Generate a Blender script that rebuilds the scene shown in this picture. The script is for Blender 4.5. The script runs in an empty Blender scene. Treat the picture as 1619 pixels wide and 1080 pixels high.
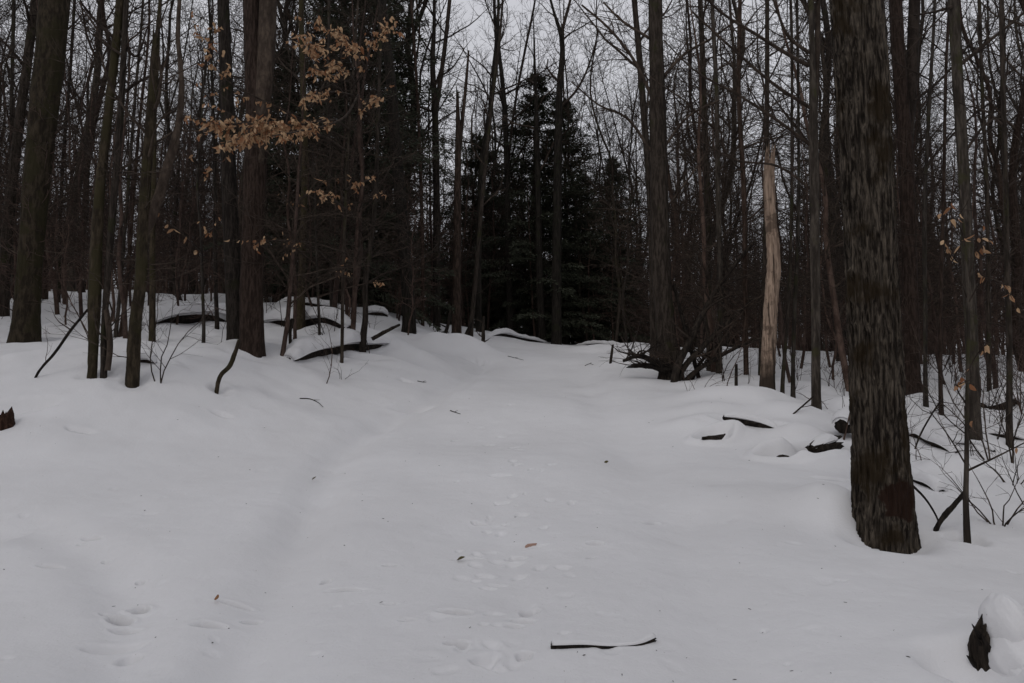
import bpy, math, random
import numpy as np
from mathutils import Vector

C = bpy.context.scene.collection
SC = bpy.context.scene
R = math.radians
# ------------------------------------------------------------------ camera
F = 1200.0                       # focal length in pixels of the 1619 px wide photograph
PITCH = R(5.0)
EYE = np.array([0.0, 0.0, 1.6])
cam_d = bpy.data.cameras.new('camera')
cam = bpy.data.objects.new('camera', cam_d)
C.objects.link(cam)
cam.location = EYE
cam.rotation_euler = (R(90) + PITCH, 0, 0)
cam_d.sensor_width = 36.0
cam_d.lens = 36.0 * F / 1619.0
cam_d.clip_start = 0.05
cam_d.clip_end = 1500.0
SC.camera = cam
# ------------------------------------------------------------------ overcast sky
SUN_EL, SUN_AZ = R(38), R(205)
w = bpy.data.worlds.new('World')
SC.world = w
w.use_nodes = True
nt = w.node_tree
nt.nodes.clear()
out = nt.nodes.new('ShaderNodeOutputWorld')
bg = nt.nodes.new('ShaderNodeBackground')
bg.inputs['Strength'].default_value = 0.15
sky = nt.nodes.new('ShaderNodeTexSky')
sky.sky_type = 'NISHITA'
sky.sun_disc = False
sky.sun_elevation = SUN_EL
sky.sun_rotation = SUN_AZ
sky.dust_density = 4.0
tc = nt.nodes.new('ShaderNodeTexCoord')
cl = nt.nodes.new('ShaderNodeTexNoise')           # the cloud deck, soft and almost even
cl.inputs['Scale'].default_value = 2.2
cl.inputs['Detail'].default_value = 5.0
ramp = nt.nodes.new('ShaderNodeMapRange')
ramp.inputs['From Min'].default_value = 0.3
ramp.inputs['From Max'].default_value = 0.7
ramp.inputs['To Min'].default_value = 6.6
ramp.inputs['To Max'].default_value = 7.8
tint = nt.nodes.new('ShaderNodeVectorMath')
tint.operation = 'SCALE'
tint.inputs[0].default_value = (0.965, 0.97, 1.03)
mx = nt.nodes.new('ShaderNodeMix')
mx.data_type = 'RGBA'
mx.clamp_result = False
mx.inputs[0].default_value = 0.93                  # how much of the blue the clouds cover
nt.links.new(tc.outputs['Generated'], cl.inputs['Vector'])
nt.links.new(cl.outputs['Fac'], ramp.inputs['Value'])
nt.links.new(ramp.outputs['Result'], tint.inputs['Scale'])
nt.links.new(sky.outputs['Color'], mx.inputs[6])
nt.links.new(tint.outputs['Vector'], mx.inputs[7])
nt.links.new(mx.outputs[2], bg.inputs['Color'])
nt.links.new(bg.outputs['Background'], out.inputs['Surface'])
sun_d = bpy.data.lights.new('sun', 'SUN')
sun_d.energy = 0.8
sun_d.angle = R(24)
sun_d.color = (1.0, 0.97, 0.93)
sun = bpy.data.objects.new('sun', sun_d)
C.objects.link(sun)
sun.rotation_euler = (R(90) - SUN_EL, 0, R(180) - SUN_AZ)
vs = SC.view_settings
SC.display_settings.display_device = 'sRGB'
vs.view_transform = 'Standard'
vs.look = 'None'
vs.exposure = -0.78
vs.gamma = 1.0
vs.use_curve_mapping = False
SC.cycles.max_bounces = 6
SC.cycles.diffuse_bounces = 3

# ------------------------------------------------------------------ pixel <-> place
FW = np.array([0, math.cos(PITCH), math.sin(PITCH)])
UP = np.array([0, -math.sin(PITCH), math.cos(PITCH)])


def ray(px, py):
    d = FW + UP * ((540.0 - py) / F)
    d = d + np.array([(px - 809.5) / F, 0, 0])
    return d


def at(px, py, D):
    """the point seen at a pixel that lies D metres ahead"""
    d = ray(px, py)
    return EYE + d * (D / d[1])


def to_px(p):
    v = np.asarray(p) - EYE
    z = v @ FW
    return 809.5 + F * v[0] / z, 540.0 - F * (v @ UP) / z


# ------------------------------------------------------------------ noise
_rt = np.random.RandomState(7).rand(16, 256, 256)


def vn(x, y, seed=0):
    x = np.asarray(x, float); y = np.asarray(y, float)
    t = _rt[seed % 16]
    xi = np.floor(x).astype(int); yi = np.floor(y).astype(int)
    fx = x - xi; fy = y - yi
    fx = fx * fx * fx * (fx * (fx * 6 - 15) + 10); fy = fy * fy * fy * (fy * (fy * 6 - 15) + 10)
    x0 = xi & 255; x1 = (xi + 1) & 255; y0 = yi & 255; y1 = (yi + 1) & 255
    return ((t[x0, y0] * (1 - fx) + t[x1, y0] * fx) * (1 - fy) + (t[x0, y1] * (1 - fx) + t[x1, y1] * fx) * fy) * 2 - 1


def fbm(x, y, seed=0, octv=4):
    s = 0; a = 1.0; f = 1.0
    for k in range(octv):
        s = s + a * vn(x * f + 17.3 * k, y * f - 9.1 * k, seed + k)
        a *= 0.5; f *= 2.03
    return s


# ------------------------------------------------------------------ lie of the land
ANCH = [  # px, py, metres ahead
    (800, 1080, 3.55), (500, 1080, 3.55), (1100, 1080, 3.55), (800, 900, 5.2), (450, 900, 5.2), (1100, 900, 5.2),
    (800, 750, 8.0), (800, 650, 11.5), (800, 600, 15), (830, 560, 20), (840, 541, 25),
    (0, 1080, 3.5), (0, 900, 5.1), (150, 760, 7.4), (0, 690, 8.4), (300, 700, 8.8), (550, 650, 11.2),
    (10, 620, 9.2), (150, 589, 9.8), (300, 600, 10.3), (38, 542, 12.5), (390, 556, 12.5), (200, 480, 19.5), (0, 461, 22),
    (100, 461, 24), (250, 540, 13), (300, 508, 16.5), (460, 510, 17.5), (560, 492, 20), (640, 522, 19), (560, 556, 14.5),
    (640, 560, 16), (730, 532, 21.5), (480, 570, 13.2), (780, 525, 25),
    (1250, 1080, 3.5), (1080, 800, 6.9), (1397, 850, 6.1), (1550, 1010, 4.0), (1619, 870, 5.7), (1530, 848, 6.0),
    (1290, 782, 7.1), (1150, 715, 9.0), (1300, 730, 8.6), (1190, 650, 10.6), (1060, 591, 14), (1212, 618, 12), (1290, 652, 11),
    (1440, 625, 13), (1540, 694, 9.8), (1600, 722, 8.7), (1619, 790, 7.2), (1110, 604, 13.5), (1300, 592, 17), (1500, 596, 16.5),
    (1610, 604, 16), (1400, 566, 24), (1600, 568, 23), (980, 562, 17.5), (1000, 545, 23), (950, 600, 14.5), (1350, 700, 9.2),
    (1450, 760, 7.6)]
_P = np.array([at(*a) for a in ANCH])
_X = [(-8, -12, -1.2), (8, -12, -1.2), (0, -4, -0.2), (-6, 0, -0.1), (6, 0, -0.2), (-14, 4, 0.9), (14, 4, 0.0), (-18, 12, 2.6), (18, 12, 1.2),
      (-25, 24, 5.2), (25, 24, 3.0), (0, 34, 4.4), (-16, 36, 5.8), (16, 36, 3.9), (0, 60, 5.0), (-45, 60, 6.5), (45, 60, 4.5),
      (0, 110, 5.5), (-90, 110, 7), (90, 110, 5), (-60, 10, 2), (60, 10, 0), (0, -60, -4)]
_P = np.vstack([_P, np.array(_X, float)])


def _tps(r2):
    return 0.5 * r2 * np.log(r2 + 1e-9)


_n = len(_P)
_A = np.zeros((_n + 3, _n + 3))
_d2 = ((_P[:, None, :2] - _P[None, :, :2]) ** 2).sum(-1)
_A[:_n, :_n] = _tps(_d2) + np.eye(_n) * 0.12
_A[:_n, _n] = 1; _A[:_n, _n + 1:] = _P[:, :2]; _A[_n, :_n] = 1; _A[_n + 1:, :_n] = _P[:, :2].T
_W = np.linalg.solve(_A, np.concatenate([_P[:, 2], [0, 0, 0]]))


def base_z(x, y):
    x = np.asarray(x, float); y = np.asarray(y, float)
    z = _W[_n] + _W[_n + 1] * x + _W[_n + 2] * y
    for i in range(_n):
        z = z + _W[i] * _tps((x - _P[i, 0]) ** 2 + (y - _P[i, 1]) ** 2)
    far = np.hypot(x, y)
    k = np.clip((far - 90) / 60, 0, 1)
    return z * (1 - k) + 5.5 * k


PITS = []      # x, y, length, width, angle, depth, rim
TRENCH = []    # polyline (n,2), half width, depth
RAISE = []     # x, y, rx, ry, angle, height


def ground(x, y, fine=True):
    x = np.asarray(x, float); y = np.asarray(y, float)
    z = base_z(x, y)
    r = np.hypot(x, y)
    wild = np.clip((r - 8) / 6, 0, 1) * np.clip((np.abs(x - 0.15) - 1.5) / 2.0, 0.15, 1)
    z = z + 0.042 * fbm(x * 0.5, y * 0.5, 1, 3) + wild * 0.11 * fbm(x * 0.8 + 5, y * 0.8, 4, 3)
    if fine:
        z = z + 0.0035 * fbm(x * 5, y * 5, 6, 3)
    for pl, hw, dep in TRENCH:
        best = np.full(x.shape, 1e9)
        for a, b in zip(pl[:-1], pl[1:]):
            ab = b - a; L2 = ab @ ab
            t = np.clip(((x - a[0]) * ab[0] + (y - a[1]) * ab[1]) / L2, 0, 1)
            best = np.minimum(best, (x - a[0] - t * ab[0]) ** 2 + (y - a[1] - t * ab[1]) ** 2)
        z = z - dep * np.exp(-best / (hw * hw)) * (1 + 0.35 * vn(x * 1.3, y * 1.3, 9))
    for (cx, cy, rx, ry, an, h) in RAISE:
        dx = x - cx; dy = y - cy
        u = (dx * math.cos(an) + dy * math.sin(an)) / rx; v = (-dx * math.sin(an) + dy * math.cos(an)) / ry
        z = z + h * np.exp(-(u * u + v * v) ** 1.3)
    for (cx, cy, rx, ry, an, dep, rim) in PITS:
        dx = x - cx; dy = y - cy
        m = dx * dx + dy * dy < (4 * max(rx, ry)) ** 2
        if not np.any(m):
            continue
        dx = dx[m] if dx.ndim else dx; dy = dy[m] if dy.ndim else dy
        fq = min(14.0, .8 / max(rx, ry)); xm = x[m] if x.ndim else x; ym = y[m] if y.ndim else y
        wx = 0.22 * rx * vn(xm * fq, ym * fq, 3)
        u = (dx * math.cos(an) + dy * math.sin(an) + wx) / rx; v = (-dx * math.sin(an) + dy * math.cos(an) + wx * ry / rx) / ry
        q = u * u + v * v
        dz = -dep * np.exp(-q ** 1.9) + rim * dep * np.exp(-((np.sqrt(q) - 1.55) / 0.42) ** 2)
        if z.ndim:
            z[m] += dz
        else:
            z = z + dz
    return z


def gz(x, y):
    return float(ground(np.array([x]), np.array([y]))[0])


def hit(px, py):
    """where the view through a pixel meets the snow"""
    d = ray(px, py); d = d / d[1]
    ys = np.concatenate([np.arange(2.2, 12, 0.03), np.arange(12, 45, 0.1)])
    P = EYE[None] + d[None] * ys[:, None]
    below = P[:, 2] < ground(P[:, 0], P[:, 1], False)
    i = int(np.argmax(below)) if below.any() else len(ys) - 1
    return P[i]


# ruts of the trail
def px_line(pts):
    return np.array([hit(*p)[:2] for p in pts])


_t1 = px_line([(350, 1075), (400, 1000), (445, 900), (490, 800), (530, 720), (600, 670), (680, 630), (730, 600), (770, 570)])
_t2 = px_line([(1190, 1075), (1140, 960), (1070, 830), (1010, 730), (960, 660), (925, 610), (900, 575)])
_t3 = px_line([(-40, 850), (60, 830), (150, 880), (215, 960), (180, 1060)])
TRENCH += [(_t1, 0.25, 0.115), (_t2, 0.32, 0.07), (_t3, 0.22, 0.07)]
_f = px_line([(805, 1075), (825, 980), (790, 880), (775, 780), (770, 700), (800, 640)])
TRENCH.append((_f, 0.12, 0.012))
# prints and dints seen on the snow: px, py, length m, width m, angle, depth m
for px, py, L, W, an, dp in [
    (372, 958, .085, .028, -10, .03), (332, 990, .075, .032, 5, .035), (398, 988, .05, .024, 25, .022), (146, 853, .07, .03, -20, .025),
    (80, 897, .085, .026, -5, .028), (130, 862, .03, .016, 0, .012), (168, 889, .03, .015, -30, .015), (222, 922, .03, .02, -40, .02),
    (222, 968, .06, .04, -25, .09), (190, 985, .05, .06, 60, .06), (178, 975, .025, .06, 80, .05), (200, 1000, .06, .03, 0, .025), (175, 1030, .12, .05, 20, .02),
    (205, 1045, .05, .05, 0, .018), (516, 920, .03, .022, 30, .03), (545, 934, .10, .025, -4, .026), (718, 970, .075, .04, -15, .045), (722, 1017, .045, .025, -5, .035),
    (645, 982, .04, .016, -3, .016), (617, 957, .05, .014, 0, .014), (617, 896, .05, .016, 0, .016), (838, 970, .05, .04, 40, .03), (825, 985, .06, .035, 0, .022),
    (812, 993, .05, .03, 0, .022), (765, 1048, .06, .05, 30, .018), (828, 1037, .04, .04, 0, .02), (1030, 829, .06, .028, 25, .035), (941, 861, .05, .03, -5, .026),
    (935, 884, .03, .014, 10, .018), (815, 885, .06, .03, 0, .022), (785, 928, .05, .02, 0, .015), (755, 828, .06, .035, -40, .022), (770, 842, .03, .03, 0, .015),
    (825, 814, .05, .04, 0, .012), (818, 735, .05, .03, 20, .014), (790, 752, .09, .04, 0, .014), (795, 796, .07, .03, 20, .012), (772, 705, .06, .03, 0, .018),
    (812, 708, .06, .025, 20, .016), (720, 698, .04, .02, 0, .02), (870, 735, .05, .02, 0, .01), (735, 885, .10, .018, 8, .018), (845, 866, .08, .02, 20, .016),
    (350, 655, .12, .05, 0, .03), (128, 686, .15, .05, 0, .03), (30, 640, .4, .12, 10, .05), (655, 650, .3, .1, 30, .03), (640, 603, .12, .08, -20, .04),
    (745, 570, .2, .14, 0, .06), (760, 575, .1, .1, 0, .05), (1400, 742, .08, .05, 0, .03), (1315, 758, .18, .05, -20, .04)]:
    p = hit(px, py)
    PITS.append((p[0], p[1], L, W, R(an), dp * 3.0, 0.04))
_rs = np.random.RandomState(5)
for k in range(46):   # small scuffs down the middle of the trail
    px = 790 + _rs.normal() * 45; py = _rs.uniform(640, 1070)
    p = hit(px, py)
    s = _rs.uniform(.012, .04)
    PITS.append((p[0], p[1], s * 1.5, s, _rs.uniform(0, 3), _rs.uniform(.010, .028), 0.05))
for k in range(70):   # drips off the branches and settled dints
    px = _rs.uniform(-150, 1750); py = _rs.uniform(620, 1075)
    p = hit(px, py)
    s = _rs.uniform(.015, .05)
    PITS.append((p[0], p[1], s * 1.4, s, _rs.uniform(0, 3), _rs.uniform(.004, .010), 0.1))
# wells melted round the trunks and hollows by the logs: px, py, radius
for px, py, D, rr, dp in [(1405, 852, 6.0, .30, .10), (1530, 850, 6.0, .12, .07), (147, 588, 9.8, .16, .05), (210, 586, 9.8, .2, .06), (167, 587, 9.8, .12, .04),
                          (398, 556, 12.5, .45, .08), (38, 542, 12.5, .4, .08), (1060, 592, 14, .55, .14), (1212, 618, 12, .25, .06), (350, 593, 10.4, .13, .08),
                          (1540, 694, 9.8, .2, .05), (1290, 652, 11, .18, .05)]:
    p = at(px, py, D)
    PITS.append((p[0], p[1], rr, rr, 0, dp, 0.1))
for px, py, rx, ry, an, dp, rim in [(1130, 695, .20, .13, 20, .17, .35), (1236, 723, .22, .14, 5, .19, .3), (1300, 717, .30, .20, 10, .22, .3), (1535, 1050, .20, .22, 0, .17, .05),
                                    (1180, 672, .36, .12, -18, .12, .2), (240, 572, .25, .12, 0, .1, .2), (530, 556, .9, .14, 10, .10, .1)]:
    p = hit(px, py)
    PITS.append((p[0], p[1], rx, ry, R(an), dp, rim))
for px, py, rx, ry, an, h in [(1180, 632, .9, .45, -10, .20), (1120, 650, .5, .3, 0, .10), (1265, 690, .30, .2, 0, .15), (1158, 688, .28, .2, 0, .12), (1335, 735, .3, .22, 0, .10), (1215, 708, .22, .15, 0, .08), (1105, 672, .4, .25, 0, .10), (1265, 655, .5, .3, 0, .14), (1450, 725, .35, .22, 0, .12), (1500, 745, .3, .2, 0, .12), (1580, 715, .4, .25, 0, .15), (1190, 790, .7, .4, 5, .06), (1318, 812, .30, .40, 0, .22),
                              (560, 530, 1.2, .5, 10, .28), (300, 497, 1.6, .5, 5, .25), (480, 498, 1.5, .5, -8, .2), (60, 700, .7, .4, 0, .07), (1665, 1045, .35, .4, 30, .10),
                              (250, 562, .5, .2, 0, .08), (950, 556, 1.2, .6, 0, .16), (1010, 566, .7, .5, 0, .24), (705, 552, .8, .5, 20, .26), (655, 565, .6, .4, 0, .18), (745, 545, .6, .5, 0, .20), (610, 575, .6, .35, 10, .12), (800, 530, .9, .5, 0, .14), (1500, 690, .8, .4, 20, .12), (1560, 740, .4, .3, 0, .08),
                              (620, 545, .5, .4, 0, .16), (690, 540, .4, .3, 0, .14), (1480, 640, .6, .4, 0, .15), (1350, 640, .6, .3, 0, .12)]:
    p = hit(px, py)
    RAISE.append((p[0], p[1], rx, ry, R(an), h))


# ------------------------------------------------------------------ meshes
def mk_mesh(name, V, quads=None, tris=None, mat=None, smooth=True, mats=None, midx=None):
    V = np.asarray(V, np.float32)
    q = np.zeros((0, 4), np.int32) if quads is None else np.asarray(quads, np.int32).reshape(-1, 4)
    t = np.zeros((0, 3), np.int32) if tris is None else np.asarray(tris, np.int32).reshape(-1, 3)
    me = bpy.data.meshes.new(name)
    me.vertices.add(len(V)); me.vertices.foreach_set('co', V.ravel())
    nl = q.size + t.size
    me.loops.add(nl); me.loops.foreach_set('vertex_index', np.concatenate([q.ravel(), t.ravel()]).astype(np.int32))
    me.polygons.add(len(q) + len(t))
    st = np.concatenate([np.arange(len(q)) * 4, q.size + np.arange(len(t)) * 3]).astype(np.int32)
    me.polygons.foreach_set('loop_start', st)
    me.polygons.foreach_set('use_smooth', np.full(len(q) + len(t), smooth, bool))
    if mat:
        me.materials.append(mat)
    for m_ in mats or []:
        me.materials.append(m_)
    if midx is not None:
        me.polygons.foreach_set('material_index', np.asarray(midx, np.int32))
    me.update(calc_edges=True)
    return me


def link(name, me, parent=None, loc=None):
    o = bpy.data.objects.new(name, me)
    C.objects.link(o)
    if parent is not None:
        o.parent = parent
    if loc is not None:
        o.location = loc
    return o


def tag(o, label=None, cat=None, group=None, kind=None):
    if label: o['label'] = label
    if cat: o['category'] = cat
    if group: o['group'] = group
    if kind: o['kind'] = kind
    return o


def thing(name, label, cat, loc, group=None):
    o = bpy.data.objects.new(name, None)
    o.empty_display_size = 0.2
    C.objects.link(o)
    o.location = [float(v) for v in loc]
    return tag(o, label, cat, group)


class Tubes:
    def __init__(self):
        self.d = {}

    def add(self, P, Rr, s=4):
        self.d.setdefault((len(P), s), []).append((np.asarray(P, float), np.asarray(Rr, float)))

    def arrays(self):
        Vs, Qs, off = [], [], 0
        for (n, s), L in self.d.items():
            P = np.stack([a for a, b in L]); Rr = np.stack([b for a, b in L])
            m = len(L)
            T = np.gradient(P, axis=1)
            T /= np.linalg.norm(T, axis=2, keepdims=True) + 1e-9
            mean = T.mean(1)
            ref = np.where(np.abs(mean[:, 2:3]) > 0.8, np.array([[1., 0, 0]]), np.array([[0, 0, 1.]]))[:, None, :]
            U = np.cross(T, ref); U /= np.linalg.norm(U, axis=2, keepdims=True) + 1e-9
            W = np.cross(T, U)
            a = np.arange(s) * 2 * math.pi / s
            V = P[:, :, None, :] + Rr[:, :, None, None] * (U[:, :, None, :] * np.cos(a)[None, None, :, None] + W[:, :, None, :] * np.sin(a)[None, None, :, None])
            idx = np.arange(m * n * s).reshape(m, n, s) + off
            A = idx[:, :-1, :]; B = np.roll(A, -1, 2); D = idx[:, 1:, :]; E = np.roll(D, -1, 2)
            Qs.append(np.stack([A, B, E, D], -1).reshape(-1, 4)); Vs.append(V.reshape(-1, 3)); off += m * n * s
        if not Vs:
            return np.zeros((0, 3)), np.zeros((0, 4), int)
        return np.concatenate(Vs), np.concatenate(Qs)


def unit(v):
    return v / (np.linalg.norm(v) + 1e-9)


def grow(T, g, p, d, L, r, lev, maxlev, up=0.12, wob=0.16, dens=(0, 2.2, 3.5, 5.0), rmin=0.003, ratio=(.35, .6), spread=(35, 70)):
    n = (0, 9, 6, 4)[lev]
    sd = (0, 6, 4, 3)[lev]
    P = [p]; d = unit(d)
    for i in range(n - 1):
        d = unit(d + g.normal(size=3) * wob + np.array([0, 0, up * (1.0 if lev == 1 else .5)]))
        P.append(P[-1] + d * (L / (n - 1)))
    P = np.array(P)
    tt = np.linspace(0, 1, n)
    Rr = np.maximum(r * (1 - tt) ** 0.8, rmin * (1 - .5 * tt))
    T.add(P, Rr, sd)
    if lev >= maxlev:
        return
    k = max(1, int(L * dens[lev] + g.rand()))
    for j in range(k):
        t = 0.12 + 0.86 * (j + g.rand()) / k
        i = min(int(t * (n - 1)), n - 2); f = t * (n - 1) - i
        q = P[i] * (1 - f) + P[i + 1] * f
        dd = unit(P[i + 1] - P[i])
        ax = unit(np.cross(dd, g.normal(size=3)))
        an = R(g.uniform(*spread))
        nd = dd * math.cos(an) + ax * math.sin(an)
        nd[2] *= 0.75
        grow(T, g, q, nd, max(.12, L * g.uniform(*ratio) * (1 - .55 * t)), max(Rr[i] * .55, rmin), lev + 1, maxlev, up, wob, dens, rmin, ratio, spread)


def resample(P, Rr, n):
    P = np.asarray(P, float); Rr = np.asarray(Rr, float)
    s = np.concatenate([[0], np.cumsum(np.linalg.norm(np.diff(P, axis=0), axis=1))])
    m = len(P)
    # monotone smooth: cubic through the nodes
    T = np.gradient(np.c_[P, Rr], s, axis=0) if m > 2 else np.repeat(((np.c_[P, Rr][1] - np.c_[P, Rr][0]) / s[-1])[None], 2, 0)
    Q = np.c_[P, Rr]
    u = np.linspace(0, s[-1], n)
    i = np.clip(np.searchsorted(s, u, side='right') - 1, 0, m - 2)
    h = (s[i + 1] - s[i])[:, None]; t = ((u - s[i])[:, None]) / h
    o = (2 * t**3 - 3 * t**2 + 1) * Q[i] + (t**3 - 2 * t**2 + t) * h * T[i] + (-2 * t**3 + 3 * t**2) * Q[i + 1] + (t**3 - t**2) * h * T[i + 1]
    return o[:, :3], np.maximum(o[:, 3], .001), u


def bark_trunk(P, Rr, rows, sides, amp, freq, seed, flare=0.0, stretch=5.0, lobes=5, cap=True, jag=0.0, jag0=0.0):
    """a trunk whose bark ridges are real relief"""
    Pc, rc, u = resample(P, Rr, rows)
    T = np.gradient(Pc, axis=0); T /= np.linalg.norm(T, axis=1, keepdims=True)
    ref = np.array([0, 1., 0]) if abs(T[:, 2].mean()) > .6 else np.array([0, 0, 1.])
    U = np.cross(T, ref); U /= np.linalg.norm(U, axis=1, keepdims=True); W = np.cross(T, U)
    a = np.linspace(0, 2 * math.pi, sides, endpoint=False)
    A, S = np.meshgrid(a, u)
    # noise that closes round the trunk
    k = freq * float(np.mean(rc[:max(2, rows // 3)]))
    w0 = A / (2 * math.pi)

    def loop(fn):
        return fn(A) * (1 - w0) + fn(A - 2 * math.pi) * w0
    warp = fbm(S * 2.2, A * 1.5, seed + 5, 2) * .35
    ridge = loop(lambda q: 1 - np.abs(fbm(q * k + warp, S * freq / stretch + q * .3, seed, 3)) * 1.5)
    lump = loop(lambda q: fbm(q * 1.3, S * 1.6, seed + 3, 3))
    RR = rc[:, None] * (.88 + .04 * lump) + amp * (ridge - .5)
    if flare:
        fl = np.exp(-np.maximum(S - .12, 0) / .28)
        RR = RR + flare * fl * (.55 + .45 * np.cos(A * lobes + seed + 1.3 * np.sin(A + seed)))
    V = Pc[:, None, :] + RR[:, :, None] * (np.cos(A)[:, :, None] * U[:, None, :] + np.sin(A)[:, :, None] * W[:, None, :])
    if jag:
        e = np.clip((S - (u[-1] - jag * 1.6)) / (jag * 1.6), 0, 1)
        V = V + (jag * e * (loop(lambda q: fbm(q * 4.2, q * 0 + seed, seed + 2, 3))))[:, :, None] * T[:, None, :]
    if jag0:
        e = np.clip((jag0 * 1.6 - S) / (jag0 * 1.6), 0, 1)
        V = V + (jag0 * e * (loop(lambda q: fbm(q * 2.3, q * 0 + seed + 4, seed + 2, 3))))[:, :, None] * T[:, None, :]
    V = V.reshape(-1, 3)
    idx = np.arange(rows * sides).reshape(rows, sides)
    B = np.roll(idx, -1, 1)
    Q = np.stack([idx[:-1], B[:-1], B[1:], idx[1:]], -1).reshape(-1, 4)
    tr = None
    if cap:
        V = np.vstack([V, Pc[-1] - T[-1] * rc[-1] * .5, Pc[0] + T[0] * rc[0] * .3])
        c1, c0 = len(V) - 2, len(V) - 1
        tr = np.concatenate([np.stack([idx[-1], B[-1], np.full(sides, c1)], -1), np.stack([B[0], idx[0], np.full(sides, c0)], -1)])
    return V, Q, tr, (Pc, rc, u)


# ------------------------------------------------------------------ materials
def new_mat(name, rough=.9, spec=.15):
    m = bpy.data.materials.new(name)
    m.use_nodes = True
    b = m.node_tree.nodes['Principled BSDF']
    b.inputs['Roughness'].default_value = rough
    b.inputs['Specular IOR Level'].default_value = spec
    return m, m.node_tree, b


def nd(t, typ, **kw):
    n = t.nodes.new(typ)
    for k, v in kw.items():
        setattr(n, k, v)
    return n


def mix_rgb(t, fac, a, b):
    m = nd(t, 'ShaderNodeMix', data_type='RGBA')
    for s, v in ((m.inputs[0], fac), (m.inputs[6], a), (m.inputs[7], b)):
        if isinstance(v, (tuple, float, int)):
            s.default_value = v if not isinstance(v, tuple) else (*v, 1)
        else:
            t.links.new(v, s)
    return m.outputs[2]


def rng_node(t, v, a, b, c=0., d=1.):
    m = nd(t, 'ShaderNodeMapRange', interpolation_type='SMOOTHSTEP')
    t.links.new(v, m.inputs[0])
    for i, q in enumerate((a, b, c, d)):
        m.inputs[i + 1].default_value = q
    return m.outputs[0]


def noise(t, vec, scale, detail=4, rough=.55):
    n = nd(t, 'ShaderNodeTexNoise')
    n.inputs['Scale'].default_value = scale; n.inputs['Detail'].default_value = detail; n.inputs['Roughness'].default_value = rough
    t.links.new(vec, n.inputs['Vector'])
    return n.outputs['Fac']


def bark_mat(name, dark, light, moss=None, mossy=.0, fiss=26.0, stretch=.16, bump=.6, streak=.5, shift=0.0, vary=True):
    m, t, b = new_mat(name)
    tc = nd(t, 'ShaderNodeTexCoord')
    oi = nd(t, 'ShaderNodeObjectInfo')
    mp = nd(t, 'ShaderNodeMapping')
    mp.inputs['Scale'].default_value = (1, 1, stretch)
    add = nd(t, 'ShaderNodeVectorMath', operation='ADD')
    sc_ = nd(t, 'ShaderNodeVectorMath', operation='SCALE'); sc_.inputs[0].default_value = (13, 7, 5)
    t.links.new(oi.outputs['Random'], sc_.inputs['Scale'])
    t.links.new(tc.outputs['Object'], add.inputs[0]); t.links.new(sc_.outputs[0], add.inputs[1])
    t.links.new(add.outputs[0], mp.inputs['Vector'])
    f1 = noise(t, mp.outputs[0], fiss, 5, .6)
    f2 = noise(t, mp.outputs[0], fiss * 3.1, 3, .6)
    f3 = noise(t, add.outputs[0], 2.3, 4, .6)
    c = mix_rgb(t, rng_node(t, f1, .5 - .2 * streak + shift, .5 + .22 * streak + shift), dark, light)
    c = mix_rgb(t, rng_node(t, f2, .35, .75, 0, .55), c, tuple(v * .35 for v in dark))
    if moss:
        c = mix_rgb(t, rng_node(t, f3, .62 - mossy * .3, .72 - mossy * .25, 0, .85), c, moss)
    tone = mix_rgb(t, oi.outputs['Random'], (.72, .70, .70), (1.45, 1.38, 1.30))       # no two trees quite the same
    mu = nd(t, 'ShaderNodeMix', data_type='RGBA', blend_type='MULTIPLY'); mu.inputs[0].default_value = 1.0 if vary else 0.0
    t.links.new(c, mu.inputs[6]); t.links.new(tone, mu.inputs[7]); c = mu.outputs[2]
    t.links.new(c, b.inputs['Base Color'])
    bp = nd(t, 'ShaderNodeBump'); bp.inputs['Strength'].default_value = bump; bp.inputs['Distance'].default_value = .02
    t.links.new(f1, bp.inputs['Height']); t.links.new(bp.outputs[0], b.inputs['Normal'])
    return m


M = {}
M['bark'] = bark_mat('dark_bark', (.020, .016, .013), (.052, .043, .036), (.026, .026, .013), .25)
M['bark_grey'] = bark_mat('grey_bark', (.025, .021, .018), (.064, .056, .048), (.032, .032, .016), .2, 18)
M['bark_moss'] = bark_mat('mossy_bark', (.023, .018, .012), (.056, .045, .030), (.030, .027, .013), .5, 16, .3)
M['bark_red'] = bark_mat('red_brown_bark', (.023, .0155, .012), (.054, .038, .031), None, 0, 30)
M['bark_shade'] = bark_mat('shaded_bark', (.012, .010, .008), (.032, .027, .022), (.018, .019, .010), .2, 20, .16, .6, .5, 0, False)  # darker bark copy, shade put into the colour of trunks by the hemlocks
M['bark_peel'] = bark_mat('peeling_brown_bark', (.024, .017, .013), (.085, .058, .045), None, 0, 22, .2, .8, .8, 0, False)
M['bark_hero'] = bark_mat('fissured_bark', (.010, .007, .005), (.125, .103, .080), (.019, .012, .005), .40, 40, .11, 1.0, .85, .03, False)
M['twig'] = bark_mat('twig_bark', (.030, .023, .019), (.062, .049, .040), None, 0, 8, .4, .2)
M['twig_red'] = bark_mat('reddish_twig_bark', (.052, .035, .029), (.098, .070, .059), None, 0, 8, .4, .2)
M['dead'] = bark_mat('wet_dead_wood', (.011, .009, .008), (.040, .033, .027), None, 0, 24, .2, .9, .8)
M['rot'] = bark_mat('rotten_red_wood', (.030, .015, .010), (.075, .040, .028), None, 0, 30, .3, .8)


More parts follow.
